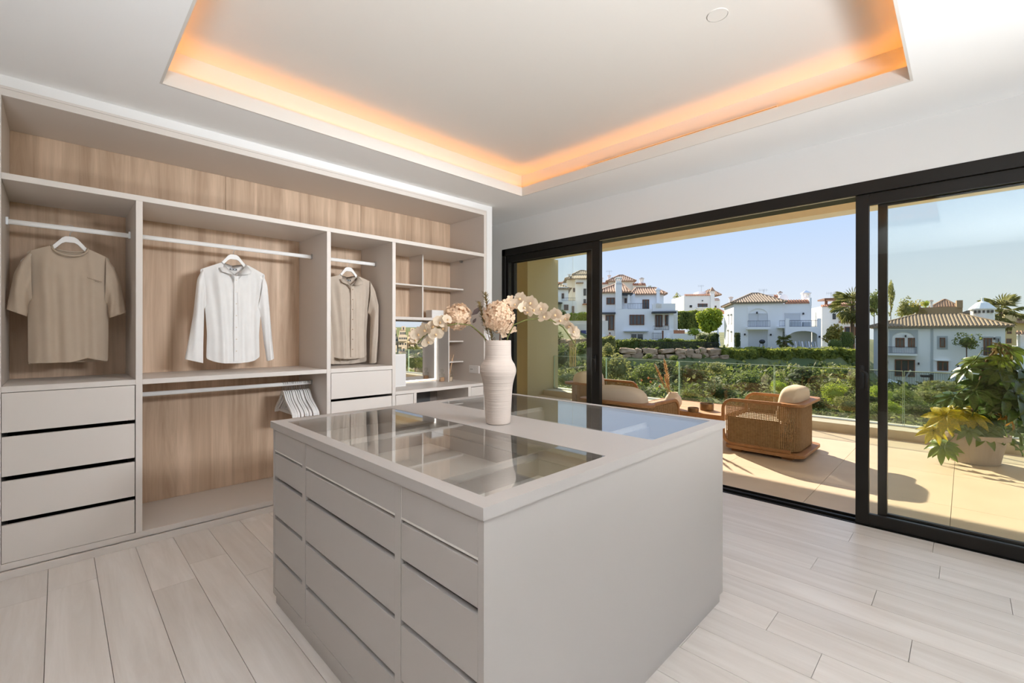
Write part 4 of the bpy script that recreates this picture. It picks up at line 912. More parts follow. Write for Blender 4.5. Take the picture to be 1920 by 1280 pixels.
        for (a, b), (c, d) in zip(arc, arc[1:]): m.add([(a, y0, b), (c, y0, d), (c, y0, Z1), (a, y0, Z1), (a, y1, b), (c, y1, d), (c, y1, Z1), (a, y1, Z1)], [(0, 1, 2, 3), (0, 4, 5, 1), (7, 6, 5, 4), (3, 2, 6, 7)])
        return m.build(name, mat, parent or s.t)
    def antenna(s, u, v0, v1, y):
        x_, z0, z1 = s.x(u, y), s.z(v1, u, y), s.z(v0, u, y); m = MB(); m.tube([(x_, y, z0), (x_, y, z1)], .025, 5)
        m.bar((x_ - .6, y, z1 - .1), (x_ + .5, y, z1 - .1), .03, .03)
        for k in range(5): m.bar((x_ - .55 + .22 * k, y, z1 - .1 - .25), (x_ - .55 + .22 * k, y, z1 + .12), .02, .02)
        m.build('antenna', m_steel, s.t)
def zx(x): return 1340 + x / 7.111
def zy(y): return 530 + y / 7.111
# villa with the arch and porch (straight across)
H = House('white villa with shuttered arch balcony and arched porch behind the ivy hedge', zx(255), 58, 18)
yb = 9.0
H.b('wall', m_hw, zx(255), zx(905), zy(272), zy(880), 0, yb); H.b('wall', m_hw, zx(880), zx(1290), zy(272), zy(880), .6, yb)
xl, xr = H.x(zx(255)), H.x(zx(905)); H.hip(xl, xr, 0, yb, H.z(zy(258), zx(400)), H.z(zy(140), zx(490), 4.5), H.x(zx(490), 4.5), H.x(zx(490), 4.5) + .8)
H.coping(zx(946), zx(1265), zy(222), zy(272), .6); H.b('corner_pier', m_hw, zx(1262), zx(1293), zy(195), zy(300), .55, 1.6)
H.arch('balcony_arch', m_hw, zx(450), zx(710), zy(340), zy(430), zy(600), -.12, 0, zx(440), zx(722), zy(325))
H.shutter(zx(455), zx(572), zy(402), zy(590), -.02, 10); H.shutter(zx(580), zx(706), zy(402), zy(590), -.02, 10)
H.b('wall_lamp', m_iron, zx(558), zx(574), zy(382), zy(408), -.3, -.1)
H.b('balcony_slab', m_hw, zx(440), zx(745), zy(586), zy(618), -1.1, 0); H.rail(zx(442), zx(738), zy(500), zy(584), -1.05)
for y_ in ((620, 870),): H.arch('lower_surround', m_hw, zx(450), zx(706), zy(624), zy(630), zy(872), -.1, 0, zx(436), zx(720), zy(615))
H.shutter(zx(452), zx(702), zy(640), zy(868), -.02, 16)
for u_ in (188,): pass
for u_, v_ in ((405, 685), (752, 688), (1186, 406), (978, 712), (1402, 714)): H.b('wall_lamp', m_iron, zx(u_ - 8), zx(u_ + 8), zy(v_ - 12), zy(v_ + 12), -.25 if u_ < 900 else (.35 if v_ < 500 else -2.35), .0 if u_ < 900 else (.6 if v_ < 500 else -2.1))
H.shutter(zx(935), zx(1142), zy(398), zy(580), .58, 10)
H.b('balcony_slab', m_hw, zx(848), zx(948), zy(578), zy(600), -.8, .6); H.rail(zx(862), zx(946), zy(498), zy(578), -.8)
for u0, u1 in ((852, 888), (906, 940)):
    H.arch('arch_niche', m_hw, zx(u0), zx(u1), zy(640), zy(668), zy(800), .45, .6, zx(u0 - 8), zx(u1 + 8), zy(620)); H.b('niche_back', m_hg, zx(u0), zx(u1), zy(650), zy(800), .56, .62)
H.arch('porch', m_hw, zx(998), zx(1372), zy(638), zy(700), zy(880), -2.1, -1.7, zx(945), zx(1420), zy(580))
H.b('porch_roof', m_hw, zx(960), zx(1405), zy(580), zy(612), -1.7, .6); H.b('porch_side', m_hw, zx(1380), zx(1418), zy(580), zy(880), -1.7, .6)
H.b('porch_post', m_hw, zx(948), zx(996), zy(470), zy(582), -2.1, -1.75); H.b('porch_post', m_hw, zx(1378), zx(1420), zy(470), zy(582), -2.1, -1.75); H.rail(zx(998), zx(1378), zy(495), zy(582), -2.0)
H.b('sofa_cover', m_hg, zx(1030), zx(1150), zy(520), zy(582), -1.0, -.2); H.b('sofa_cover', m_hg, zx(1190), zx(1280), zy(520), zy(582), -1.0, -.2)
H.chimney(zx(198), zx(238), zy(180), zy(280), 5); H.chimney(zx(856), zx(896), zy(105), zy(260), 5); H.chimney(zx(1180), zx(1276), zy(90), zy(260), 2.4, cap=False, tower=True)
H.b('roof_box', m_hw, zx(655), zx(790), zy(150), zy(240), 6, 7.5); H.coping(zx(700), zx(850), zy(155), zy(195), 6)
tr_ = MB(); cx_, cz_ = H.x(zx(918), 4.6), H.z(zy(205), zx(918), 4.6)
tr_.tube([(cx_, 4.5, cz_), (cx_, 4.9, cz_)], .55, 20).build('round_vent', m_hw, H.t)
H.antenna(zx(652), zy(85), zy(180), 6)
for y0, z0, z1 in ((1.6, 412, 540), (4.2, 405, 535), (1.6, 645, 780), (4.6, 625, 850)):
    zb_, zt_ = H.z(zy(z1), zx(255)), H.z(zy(z0), zx(255)); f = MB(); f.box(xl - .05, xl + .02, y0, y0 + 1.1, zb_, zt_).box(xl - .16, xl, y0 - .1, y0 + 1.2, zt_, zt_ + .12); f.build('side_shutter', m_sh, H.t)
# villa on the left with the tall chimney
def ax(x): return 1130 + x / 7.112
def ay(y): return 500 + y / 7.112
A = House('white villa with a tall front chimney, brown windows and corner terrace', ax(100), 57, 8)
A.b('wall', m_hw, ax(-60), ax(175), ay(325), ay(1010), .8, 9); A.b('wall', m_hw, ax(165), ax(690), ay(560), ay(1010), 0, 9); A.b('wall', m_hw, ax(240), ax(430), ay(360), ay(565), 2.2, 9); A.b('wall', m_hw, ax(420), ax(812), ay(360), ay(565), 2.6, 9); A.b('wall', m_hw, ax(690), ax(1000), ay(600), ay(890), 1.6, 9)
A.b('chimney_stack', m_hw, ax(172), ax(256), ay(215), ay(565), .0, .9); A.chimney(ax(178), ax(250), ay(130), ay(235), 0, .7, cap=False)
A.chimney(ax(718), ax(762), ay(268), ay(480), 2.1, .6, cap=False)
x0_, x1_ = A.x(ax(-60)), A.x(ax(340)); A.hip(x0_, x1_, .8, 8, A.z(ay(328), ax(100)), A.z(ay(225), ax(200), 4.4), A.x(ax(190), 4.4), A.x(ax(260), 4.4), m_rt)
x0_, x1_ = A.x(ax(400), 2.6), A.x(ax(812), 2.6); A.hip(x0_, x1_, 2.6, 8, A.z(ay(360), ax(600), 2.6), A.z(ay(280), ax(600), 5.3), A.x(ax(440), 5.3), A.x(ax(700), 5.3), m_rt)
A.win(ax(50), ax(160), ay(410), ay(500), .8, 1); A.win(ax(38), ax(150), ay(645), ay(842), .8, 1); A.b('pergola_beam', m_gb, ax(-20), ax(172), ay(605), ay(628), -.3, .8)
A.win(ax(290), ax(322), ay(418), ay(482), 2.2, 0); A.win(ax(530), ax(618), ay(435), ay(565), 2.6, 1); A.b('pergola_beam', m_gb, ax(258), ax(402), ay(345), ay(368), .6, 2.2); A.b('pergola_post', m_hw, ax(335), ax(362), ay(368), ay(490), .7, .95)
A.rail(ax(338), ax(610), ay(485), ay(566), .1); A.win(ax(357), ax(553), ay(637), ay(773), 0, 3); A.win(ax(368), ax(546), ay(885), ay(1000), 0, 1, m_white); A.b('canopy', m_hg, ax(285), ax(612), ay(852), ay(864), -.6, 0)
A.b('parapet', m_hw, ax(668), ax(970), ay(488), ay(592), -.6, .3); 
for k in range(4): A.b('baluster', m_hc, ax(712 + 20 * k), ax(722 + 20 * k), ay(490), ay(545), -.66, -.6)
A.b('terrace_slab', m_hw, ax(690), ax(1000), ay(578), ay(596), -.6, 2); A.b('pergola_beam', m_gb, ax(672), ax(985), ay(592), ay(616), -1.2, .0)
A.win(ax(705), ax(796), ay(640), ay(800), 1.6, 1); A.win(ax(832), ax(890), ay(640), ay(780), 1.6, 0); A.b('pillar', m_hw, ax(888), ax(946), ay(616), ay(900), -.8, -.2); A.rail(ax(675), ax(880), ay(785), ay(842), -.7)
A.b('garden_wall', m_hw, ax(680), ax(940), ay(842), ay(980), -.9, 1.5); A.b('garden_wall', m_hw, ax(940), ax(1245), ay(888), ay(985), -1.0, -.5); A.b('brick_planter', m_rtop, ax(945), ax(1095), ay(842), ay(890), -.6, .5)
for k in range(5): A.b('step', m_hw, ax(815 + 18 * k), ax(905), ay(960 - 20 * k), ay(985), -1.4 + .1 * k, -.9)
A.b('stair_post', m_wf, ax(792), ax(812), ay(848), ay(965), -1.5, -1.4); A.rail(ax(660), ax(792), ay(880), ay(965), -1.45)
# house above it
B2 = House('white hilltop house with a pyramid tile roof rising behind the tall-chimney villa', ax(250), 76, 8)
B2.b('wall', m_hc, ax(65), ax(420), ay(188), ay(420), 0, 8); B2.b('wall', m_hc, ax(-60), ax(70), ay(225), ay(420), -.5, 7); B2.b('wall', m_hc, ax(400), ax(580), ay(240), ay(420), -.5, 7)
B2.hip(B2.x(ax(75)), B2.x(ax(412)), 0, 6, B2.z(ay(188)), B2.z(ay(112), ax(230), 3), B2.x(ax(215), 3), B2.x(ax(270), 3), m_rt)
B2.coping(ax(-60), ax(74), ay(205), ay(230), -.5); B2.coping(ax(405), ax(575), ay(215), ay(246), -.5); B2.chimney(ax(500), ax(546), ay(138), ay(260), .2); B2.chimney(ax(72), ax(104), ay(105), ay(190), 2); B2.chimney(ax(-32), ax(2), ay(140), ay(230), 1); B2.antenna(ax(90), ay(50), ay(110), 2)
# flat-roofed house up the slope behind the hedge wall
C = House('flat-roofed white house with a wide upper window above the green hedge bank', ax(1085), 80, 6)
C.b('wall', m_hw, ax(1085), ax(1452), ay(378), ay(640), 0, 9); C.b('wall', m_hw, ax(1445), ax(1562), ay(430), ay(640), .6, 9)
C.coping(ax(1100), ax(1440), ay(360), ay(384), 0); C.b('roof_room', m_hw, ax(1275), ax(1380), ay(328), ay(375), 3, 6); C.hip(C.x(ax(1395), 2), C.x(ax(1545), 2), 2, 7, C.z(ay(372), ax(1450), 2), C.z(ay(300), ax(1450), 4), C.x(ax(1430), 4), C.x(ax(1470), 4), m_rt)
C.coping(ax(1452), ax(1560), ay(418), ay(445), .6); C.chimney(ax(1442), ax(1492), ay(262), ay(580), -.4); C.win(ax(1268), ax(1396), ay(488), ay(545), 0, 1); C.b('window_sill', m_hw, ax(1255), ax(1410), ay(535), ay(552), -.3, 0); C.win(ax(1160), ax(1190), ay(510), ay(540), 0, 0, m_iron); C.win(ax(1492), ax(1515), ay(515), ay(550), .6, 0); C.antenna(ax(1315), ay(245), ay(330), 3)
C.b('wall_lamp', m_iron, ax(1326), ax(1340), ay(442), ay(456), -.2, 0)
sh_ = House('small red-tiled roof peeping out behind the lime-green tree', ax(1490), 68, 0, name='garden_house'); sh_.b('wall', m_hc, ax(1470), ax(1600), ay(600), ay(720), 0, 3)
sh_.hip(sh_.x(ax(1475)), sh_.x(ax(1595)), 0, 3, sh_.z(ay(612)), sh_.z(ay(560), ax(1525), 1.5), sh_.x(ax(1520), 1.5), sh_.x(ax(1535), 1.5), m_rtop)
# house right of the porch villa
E1 = House('flat-roofed white house with a dark roof pergola left of the sash stile', zx(1430), 66, 20)
E1.b('wall', m_hw, zx(1430), zx(1900), zy(305), zy(900), 0, 9); E1.coping(zx(1430), zx(1800), zy(285), zy(312), 0)
for u_ in (1470, 1488, 1850): E1.b('pergola_post', m_wf, zx(u_), zx(u_ + 18), zy(215), zy(300), .6 if u_ != 1488 else 3, .8 if u_ != 1488 else 3.2)
E1.b('pergola_beam', m_wf, zx(1465), zx(1900), zy(196), zy(218), .4, 4); E1.hip(E1.x(zx(1600), 4), E1.x(zx(1880), 4), 4, 8, E1.z(zy(290), zx(1700), 4), E1.z(zy(225), zx(1750), 6), E1.x(zx(1720), 6), E1.x(zx(1760), 6), m_rt); E1.chimney(zx(1575), zx(1605), zy(225), zy(300), 3)
E1.win(zx(1572), zx(1612), zy(405), zy(482), 0, 0, m_iron); E1.win(zx(1712), zx(1795), zy(405), zy(468), 0, 1, m_iron); E1.coping(zx(1690), zx(1900), zy(500), zy(530), -1.2, m_rt, 1.2); E1.b('lean_to', m_hw, zx(1690), zx(1900), zy(528), zy(900), -1, 0); E1.win(zx(1730), zx(1880), zy(580), zy(700), -1, 1, m_wf); E1.b('white_gable', m_hw, zx(1338), zx(1420), zy(385), zy(620), 3, 7); E1.antenna(zx(1550), zy(125), zy(200), 3)
# big pale house through the right-hand glass
def dx(x): return 1600 + x / 3.369
def dy(y): return 500 + y / 3.369
Dh = House('large white house with grey bands and wide tiled roof behind the fatsia', dx(130), 52, 40)
Dh.b('wall', m_hw, dx(130), dx(960), dy(383), dy(760), 0, 9); Dh.b('cornice', m_hg, dx(124), dx(966), dy(372), dy(388), -.12, 9.1)
xl, xr = Dh.x(dx(130)), Dh.x(dx(960)); Dh.hip(xl, xr, 0, 9.5, Dh.z(dy(372), dx(500)), Dh.z(dy(298), dx(500), 4.7), Dh.x(dx(395), 4.7), Dh.x(dx(668), 4.7), m_rd, oh=.5)
for u0, u1 in ((128, 152), (489, 505)): Dh.b('corner_band', m_hg, dx(u0), dx(u1), dy(386), dy(700), -.08, .02)
Dh.arch('arch_band', m_hg, dx(245), dx(388), dy(408), dy(450), dy(548), -.10, .02, dx(228), dx(408), dy(395)); Dh.b('arch_fill', m_hw, dx(228), dx(408), dy(386), dy(396), -.12, .03)
Dh.win(dx(266), dx(324), dy(446), dy(505), 0, 1); Dh.win(dx(345), dx(390), dy(446), dy(505), 0, 1); Dh.b('wall_lamp', m_iron, dx(325), dx(335), dy(428), dy(441), -.25, 0)
Dh.b('balcony_slab', m_hw, dx(200), dx(404), dy(545), dy(558), -1.1, 0); Dh.rail(dx(204), dx(400), dy(502), dy(546), -1.05, 40); Dh.win(dx(262), dx(390), dy(583), dy(690), 0, 2)
Dh.b('window_surround', m_hg, dx(528), dx(597), dy(434), dy(518), -.05, .02); Dh.win(dx(546), dx(580), dy(445), dy(505), -.05, 0); Dh.b('window_surround', m_hw, dx(515), dx(607), dy(586), dy(592), -.25, 0); Dh.win(dx(530), dx(600), dy(594), dy(655), 0, 1); Dh.b('window_sill', m_hw, dx(516), dx(604), dy(655), dy(662), -.3, 0)
Dh.b('window_surround', m_hg, dx(812), dx(886), dy(437), dy(445), -.06, .02); Dh.win(dx(822), dx(876), dy(447), dy(556), 0, 1); Dh.b('window_surround', m_hg, dx(898), dx(932), dy(437), dy(510), -.05, .02); Dh.win(dx(906), dx(926), dy(447), dy(505), -.05, 0, m_hg); Dh.rail(dx(810), dx(885), dy(508), dy(555), -.5)
for u_, v_ in ((215, 600), (413, 609), (808, 451), (892, 450), (663, 626)): Dh.b('wall_lamp', m_iron, dx(u_ - 5), dx(u_ + 5), dy(v_ - 7), dy(v_ + 7), -.25, 0)
m_ = MB(); cx_, cy_ = Dh.x(dx(815), 5), 5.0; z0_, z1_ = Dh.z(dy(345), dx(815), 5), Dh.z(dy(268), dx(815), 5)
m_.lathe([(.95, z0_ - 1), (.95, z1_), (1.1, z1_), (1.1, z1_ + .12), (.5, z1_ + .75), (.12, z1_ + .95), (.08, z1_ + 1.3), (.001, z1_ + 1.35)], (cx_, cy_, 0), 20); o_ = m_.build('chimney', m_hw, Dh.t)
for k in range(5): MB().box(cx_ - .75 + k * .33, cx_ - .57 + k * .33, cy_ - .98, cy_ - .6, z1_ - .38, z1_ - .1).build('vent_hole', m_ins, o_)
ca = House('brown roof tower with tiled pyramid cap behind the wide tiled roof', dx(545), 74, 40, name='roof_tower')
ca.b('wall', m_hb, dx(412), dx(690), dy(252), dy(330), 0, 6); ca.b('wall', m_hb, dx(397), dx(425), dy(240), dy(330), -.3, 1.2); ca.b('corner_block', m_hb, dx(653), dx(692), dy(208), dy(256), -.2, 1.6); ca.chimney(dx(485), dx(502), dy(206), dy(256), 1)
ca.hip(ca.x(dx(500), 2), ca.x(dx(650), 2), 2, 6, ca.z(dy(250), dx(580), 2), ca.z(dy(204), dx(577), 4), ca.x(dx(572), 4), ca.x(dx(582), 4), m_rt); ca.b('wall', m_hb, dx(692), dx(780), dy(290), dy(330), 2, 6); ca.hip(ca.x(dx(700), 3), ca.x(dx(775), 3), 3, 6, ca.z(dy(292), dx(735), 3), ca.z(dy(276), dx(730), 4), ca.x(dx(725), 4), ca.x(dx(740), 4), m_rd)
ya = House('yellow apartment block at the right edge beyond the palm', dx(960), 85, 42, cat='building', name='apartment_block')
ya.b('wall', m_hy, dx(955), dx(1200), dy(295), dy(640), 0, 9); ya.b('wall', m_hy, dx(955), dx(1000), dy(262), dy(320), 1, 6)
for u0, u1, v0, v1 in ((1035, 1065, 322, 336), (970, 1000, 405, 420), (1040, 1075, 445, 500), (965, 1000, 450, 480)): ya.win(dx(u0), dx(u1), dy(v0), dy(v1), 0, 1)
ya.coping(dx(1020), dx(1200), dy(340), dy(352), -.8, m_rt, .9)
wp = House('white garden pavilion with a tiled edge at the far right beside the fatsia top', dx(1030), 48, 42, name='pavilion'); wp.b('wall', m_hw, dx(1035), dx(1200), dy(500), dy(720), 0, 4); wp.b('pillar', m_hc, dx(1042), dx(1056), dy(418), dy(502), 0, .4); wp.b('wall', m_hw, dx(1060), dx(1200), dy(418), dy(502), 1, 4); wp.coping(dx(1030), dx(1200), dy(402), dy(424), -.2, m_rt)
# houses through the left-hand glass
def fx(x): return 930 + x / 9.143
def fy(y): return 450 + y / 9.143
Fh = House('white terraced house with a blue-white balcony seen through the left glass', fx(540), 66, 4)
Fh.b('wall', m_hw, fx(500), fx(720), fy(770), fy(1500), 1.5, 9); Fh.b('wall', m_hw, fx(700), fx(1060), fy(825), fy(1500), .8, 9); Fh.b('wall', m_hw, fx(985), fx(1060), fy(740), fy(900), .6, 2); Fh.b('wall', m_hw, fx(1050), fx(1240), fy(800), fy(1500), 0, 9)
Fh.hip(Fh.x(fx(480), 2), Fh.x(fx(720), 2), 2, 9, Fh.z(fy(755), fx(600), 2), Fh.z(fy(665), fx(600), 5), Fh.x(fx(540), 5), Fh.x(fx(580), 5), m_rd); Fh.hip(Fh.x(fx(700), 1), Fh.x(fx(1000), 1), 1, 6, Fh.z(fy(825), fx(850), 1), Fh.z(fy(762), fx(850), 3), Fh.x(fx(720), 3), Fh.x(fx(985), 3), m_rd); Fh.hip(Fh.x(fx(1045)), Fh.x(fx(1245)), 0, 6, Fh.z(fy(830), fx(1150)), Fh.z(fy(765), fx(1080), 3), Fh.x(fx(1055), 3), Fh.x(fx(1100), 3), m_rd)
Fh.chimney(fx(1012), fx(1056), fy(668), fy(760), .6)
Fh.win(fx(615), fx(658), fy(908), fy(942), 1.5, 1); Fh.win(fx(820), fx(905), fy(915), fy(975), .8, 2); Fh.win(fx(1125), fx(1165), fy(912), fy(1000), 0, 0)
Fh.b('balcony_parapet', m_hw, fx(560), fx(1120), fy(965), fy(1060), -1.5, 0); Fh.b('pergola_beam', m_gb, fx(740), fx(1140), fy(1068), fy(1080), -2.4, 0); Fh.win(fx(830), fx(880), fy(1110), fy(1170), .8, 1); Fh.win(fx(1000), fx(1060), fy(1110), fy(1170), .6, 1); Fh.b('pillar', m_hw, fx(930), fx(965), fy(1080), fy(1200), -2.2, -1.8)
Fh.b('terrace_block', m_hw, fx(1120), fx(1390), fy(1040), fy(1500), -1, 4); Fh.rail(fx(1130), fx(1360), fy(985), fy(1042), -.9); Fh.win(fx(1165), fx(1240), fy(1105), fy(1200), -1, 1); Fh.win(fx(1300), fx(1340), fy(1130), fy(1260), -1, 0); Fh.b('roof_room', m_hw, fx(1140), fx(1220), fy(735), fy(800), 3, 6)
F2 = House('row of red-tiled ridge roofs behind the terraced house', fx(720), 84, 4, name='house_row'); F2.b('wall', m_hc, fx(720), fx(1205), fy(752), fy(900), 0, 8)
F2.hip(F2.x(fx(720)), F2.x(fx(900)), 0, 6, F2.z(fy(748)), F2.z(fy(685), fx(800), 3), F2.x(fx(780), 3), F2.x(fx(860), 3), m_rt); F2.coping(fx(920), fx(1140), fy(715), fy(748), 0); F2.coping(fx(1140), fx(1205), fy(700), fy(730), 0); F2.chimney(fx(905), fx(922), fy(700), fy(750), 0)
Gh = House('tall pale house with stacked pyramid roofs beside the left sash stile', fx(1200), 78, 4, name='tall_house')
Gh.b('wall', m_hc, fx(1215), fx(1365), fy(675), fy(1300), 0, 8); Gh.b('wall', m_hw, fx(1360), fx(1720), fy(660), fy(1300), -.6, 8); Gh.hip(Gh.x(fx(1215)), Gh.x(fx(1640)), -.6, 7, Gh.z(fy(665), fx(1400)), Gh.z(fy(590), fx(1400), 3), Gh.x(fx(1370), 3), Gh.x(fx(1560), 3), m_rd); Gh.b('wall', m_hc, fx(1345), fx(1720), fy(590), fy(640), 2.6, 8); Gh.hip(Gh.x(fx(1340), 3), Gh.x(fx(1660), 3), 3, 8, Gh.z(fy(590), fx(1480), 3), Gh.z(fy(522), fx(1480), 5.5), Gh.x(fx(1440), 5.5), Gh.x(fx(1510), 5.5), m_rd)
Gh.chimney(fx(1240), fx(1270), fy(580), fy(650), .5); Gh.win(fx(1322), fx(1352), fy(820), fy(890), 0, 0); Gh.win(fx(1500), fx(1542), fy(830), fy(950), -.6, 0, m_iron); Gh.win(fx(1500), fx(1540), fy(1010), fy(1080), -.6, 0, m_iron); Gh.b('sun_canopy', m_hb, fx(1375), fx(1500), fy(722), fy(735), -1.6, -.6); Gh.b('sun_canopy', m_rtop, fx(1490), fx(1720), fy(1085), fy(1100), -2, -.6)
# terraced apartment hillside towards the south (met only in the vanity mirror)
def SP(s, k, z):
    d = Vector((.537, -.843, 0)); r = Vector((-.843, -.537, 0)); return Vector((2.5, 4.2, 0)) + d * s + r * (k * s) + Vector((0, 0, z))
m_hf = M('warm_cream_render', (.60, .50, .37), .85)
FL = [(335 + 4 * (q % 3), -.040 + .019 * q, -4.5 + 1.2 * (q % 2), 2.95, f'cream terraced flats in the upper mirrored row, {o_}') for q, o_ in enumerate(('nearest the window jamb', 'second from the jamb', 'in the middle', 'fourth from the jamb', 'farthest from the jamb'))]
FL += [(290 + 5 * (q % 2), -.040 + .019 * q, -17.5 + 1.4 * ((q + 1) % 2), 2.5, f'cream terraced flats in the lower mirrored row, {o_}') for q, o_ in enumerate(('nearest the window jamb', 'second from the jamb', 'in the middle', 'fourth from the jamb', 'farthest from the jamb'))]
for i_, (s_, k, z, w, lab) in enumerate(FL):
    p = SP(s_, k, z); o = thing('terraced_flats', lab, 'building', p, RAD(32.5), 'terraced flats reflected in the mirror'); m = MB(); m.box(-w, w, -6, 6, -9, 4).box(-w * .8, w * .6, -6, 3, 4, 7.5).box(-w * .3, w * .6, -6, 0, 7.5, 10.5); m.build('wall', m_hf, o)
    for x_, z_, y_ in ((-.8, .6, 6), (-.3, .6, 6), (.2, .6, 6), (.65, .6, 6), (-.6, 4.4, 3), (-.1, 4.4, 3), (.35, 4.4, 3), (-.7, -3.4, 6), (-.1, -3.4, 6), (.5, -3.4, 6), (-.5, -7.4, 6), (.3, -7.4, 6), (0, 8, 0)): MB().box(x_ * w, x_ * w + 1.0, y_ - .02, y_ + .05, z_, z_ + 1.8).build('window', m_wp, o)
    MB().box(-w, w, 6, 8, -.3, 0).box(-w, w, 7.8, 8, 0, 1).box(-w, w, 6, 8, -4.3, -4).box(-w, w, 7.8, 8, -4, -3).build('balcony', m_hf, o); MB().box(-w * .8, w * .6, -6.2, 3.2, 7.5, 7.8).build('roof', m_rt, o)
hm = MB(); hm.loft([[SP(s_, k, z) for k in (-.5, -.1, 0, .1, .5)] for s_, z in ((40, -8), (110, -15), (200, -24), (280, -27), (300, -20), (330, -13), (350, -5), (420, 6), (500, 9))], False, False); hm.build('hill', m_ground, kind='structure', smooth=True)
# ------------------------------------------------------------------ trees, hedges, shrubs, stone wall and small things outside
def zof(v, d): return 1.3 + (HY - v) * d / FPX
def mpx(d): return d / FPX
def P_(name, label, cat, kind, u, v, d, wpx, hpx, **k):
    q = mpx(d); return plant(name, label, cat, kind, u, d, wpx * q / 2, k.pop('ry', wpx * q / 2), hpx * q / 2, zc=zof(v, d), **k)
P_('tree', 'bright lime-green round tree between the two white villas', 'tree', 'lime', 1330, 604, 52, 50, 50, n=3600, leaf=.10)
P_('tree', 'dark olive tree standing behind the flat-roofed white house', 'tree', 'olive', 1274, 566, 96, 26, 42, n=1000, seed=2, leaf=.12)
P_('tree', 'orange-tinged green tree right of the arched porch', 'tree', 'rust', 1561, 627, 53, 44, 40, n=1300, seed=3)
P_('tree', 'small bright shrub-like tree left of the lime-green tree', 'tree', 'lime', 1303, 622, 50, 32, 18, n=800, seed=2)
P_('tree', 'dark rounded shrub below the lime-green tree', 'shrub', 'dark', 1318, 634, 47.6, 26, 22, n=700, seed=4)
P_('tree', 'feathery bare-topped poplar above the left end of the wide tiled roof', 'tree', 'olive', 1670, 558, 72, 16, 70, n=500, seed=3, leaf=.13, withcore=False)
P_('tree', 'yellow-green tree rising behind the wide tiled roof', 'tree', 'olive', 1690, 575, 74, 36, 44, n=800, seed=5, withcore=False)
P_('tree', 'golden-leaved tree just left of the brown roof tower', 'tree', 'rust', 1712, 578, 76, 34, 34, n=700, seed=6)
P_('tree', 'small green tree touching the brown roof tower', 'tree', 'lime', 1736, 569, 80, 18, 16, n=500, seed=7)
P_('tree', 'grey-green tree between the two right-hand sash stiles', 'tree', 'mid', 1639, 568, 60, 26, 58, n=900, seed=8)
P_('tree', 'dark tree on the hilltop behind the pyramid tile roof', 'tree', 'dark', 1216, 541, 90, 14, 16, n=300, seed=9)
P_('tree', 'broad dark shrub against the wide-roofed house, left of the fatsia', 'tree', 'mid', 1812, 640, 46, 40, 34, n=700, seed=10)
def palm(label, u, v, d, r):
    x, y = GP(u, d); g = gz(u, d); t = thing('palm_tree', label, 'palm', (x, y, g)); zc = zof(v, d) - g
    MB().tube([(0, 0, 0), (.1, 0, zc * .5), (0, 0, zc)], [.28, .22, .2], 8).build('trunk', m_bark, t); m0 = None; rr = random.Random(3)
    for i in range(32):
        if m0 is None:
            mb = MB(); 
            for k in range(11):
                a = RAD(-75 + 15 * k); d_ = Vector((cos(a), sin(a), 0)); e_ = Vector((-sin(a), cos(a), 0)) * .017; b = Vector((.55, 0, 0))
                mb.add([b - e_, b + e_, b + d_ * .48 + Vector((0, 0, -.05)) + e_, b + d_ * .68 + Vector((0, 0, -.24)), b + d_ * .48 + Vector((0, 0, -.05)) - e_], [(0, 1, 2, 3, 4)])
            mb.bar((0, 0, 0), (.55, 0, 0), .03, .02); o = mb.build('frond', G_['olive'], t); m0 = o.data
        else: o = bpy.data.objects.new('frond', m0); COL.objects.link(o); o.parent = t
        o.location = (0, 0, zc); o.rotation_euler = (rr.uniform(-.4, .4), RAD(rr.uniform(-80, 72)), i * 2.4); o.scale = (r, r, r)
palm('fan palm beside the right-hand sash stile', 1598, 572, 54, 2.0); palm('fan palm behind the wide tiled roof at the right', 1876, 584, 70, 2.6); palm('small palm by the corner of the arched porch', 1472, 640, 53, .8)
def boxplant(name, label, cat, kind, u0, u1, v0, v1, d, dep, **k):
    q = mpx(d); return plant(name, label, cat, kind, (u0 + u1) / 2, d, (u1 - u0) * q / 2, dep / 2, (v1 - v0) * q / 2, zc=zof((v0 + v1) / 2, d), trunk=False, shape='box', **k)
def hedge(name, label, kind, u0, u1, v0, v1, d, dep, n, leaf=.16, cat='hedge'):
    q = mpx(d); hx, hy, hz = (u1 - u0) * q / 2, dep / 2, (v1 - v0) * q / 2; um = (u0 + u1) / 2; x, y = GP(um, d); zc = zof((v0 + v1) / 2, d)
    t = thing(name, label, cat, (x, y, zc), YAW - pi / 2); r = random.Random(int(u0)); mb = MB()
    for i in range(n):
        f = r.random(); bx = r.uniform(-hx, hx); wob = .18 * sin(bx * 1.7) + .12 * sin(bx * 4.1)
        if f < .62: p = Vector((bx, -hy + r.uniform(-.2, .15) + wob, r.uniform(-hz, hz))); d_ = Vector((0, -1, .2))
        elif f < .9: p = Vector((bx, r.uniform(-hy, hy), hz + r.uniform(-.18, .10) + wob * .5)); d_ = Vector((0, -.2, 1))
        else: s_ = r.choice((-1, 1)); p = Vector((s_ * hx + r.uniform(-.1, .1), r.uniform(-hy, hy), r.uniform(-hz, hz))); d_ = Vector((s_, 0, 0))
        s_ = leaf * r.uniform(.6, 1.3); nn = (d_ + Vector((r.uniform(-.9, .9), r.uniform(-.9, .9), r.uniform(-.6, .9)))).normalized(); a = nn.orthogonal().normalized(); a = Matrix.Rotation(r.random() * 6.3, 3, nn) @ a; b = nn.cross(a)
        mb.add([p - a * s_, p + b * s_ * .6, p + a * s_, p - b * s_ * .6], [(0, 1, 2, 3)])
    mb.build('foliage', G_[kind], t, kind='stuff'); MB().box(-hx * .98, hx * .98, -hy * .85, hy, -hz, hz * .93).build('inner_foliage', core_m[kind], t); return t
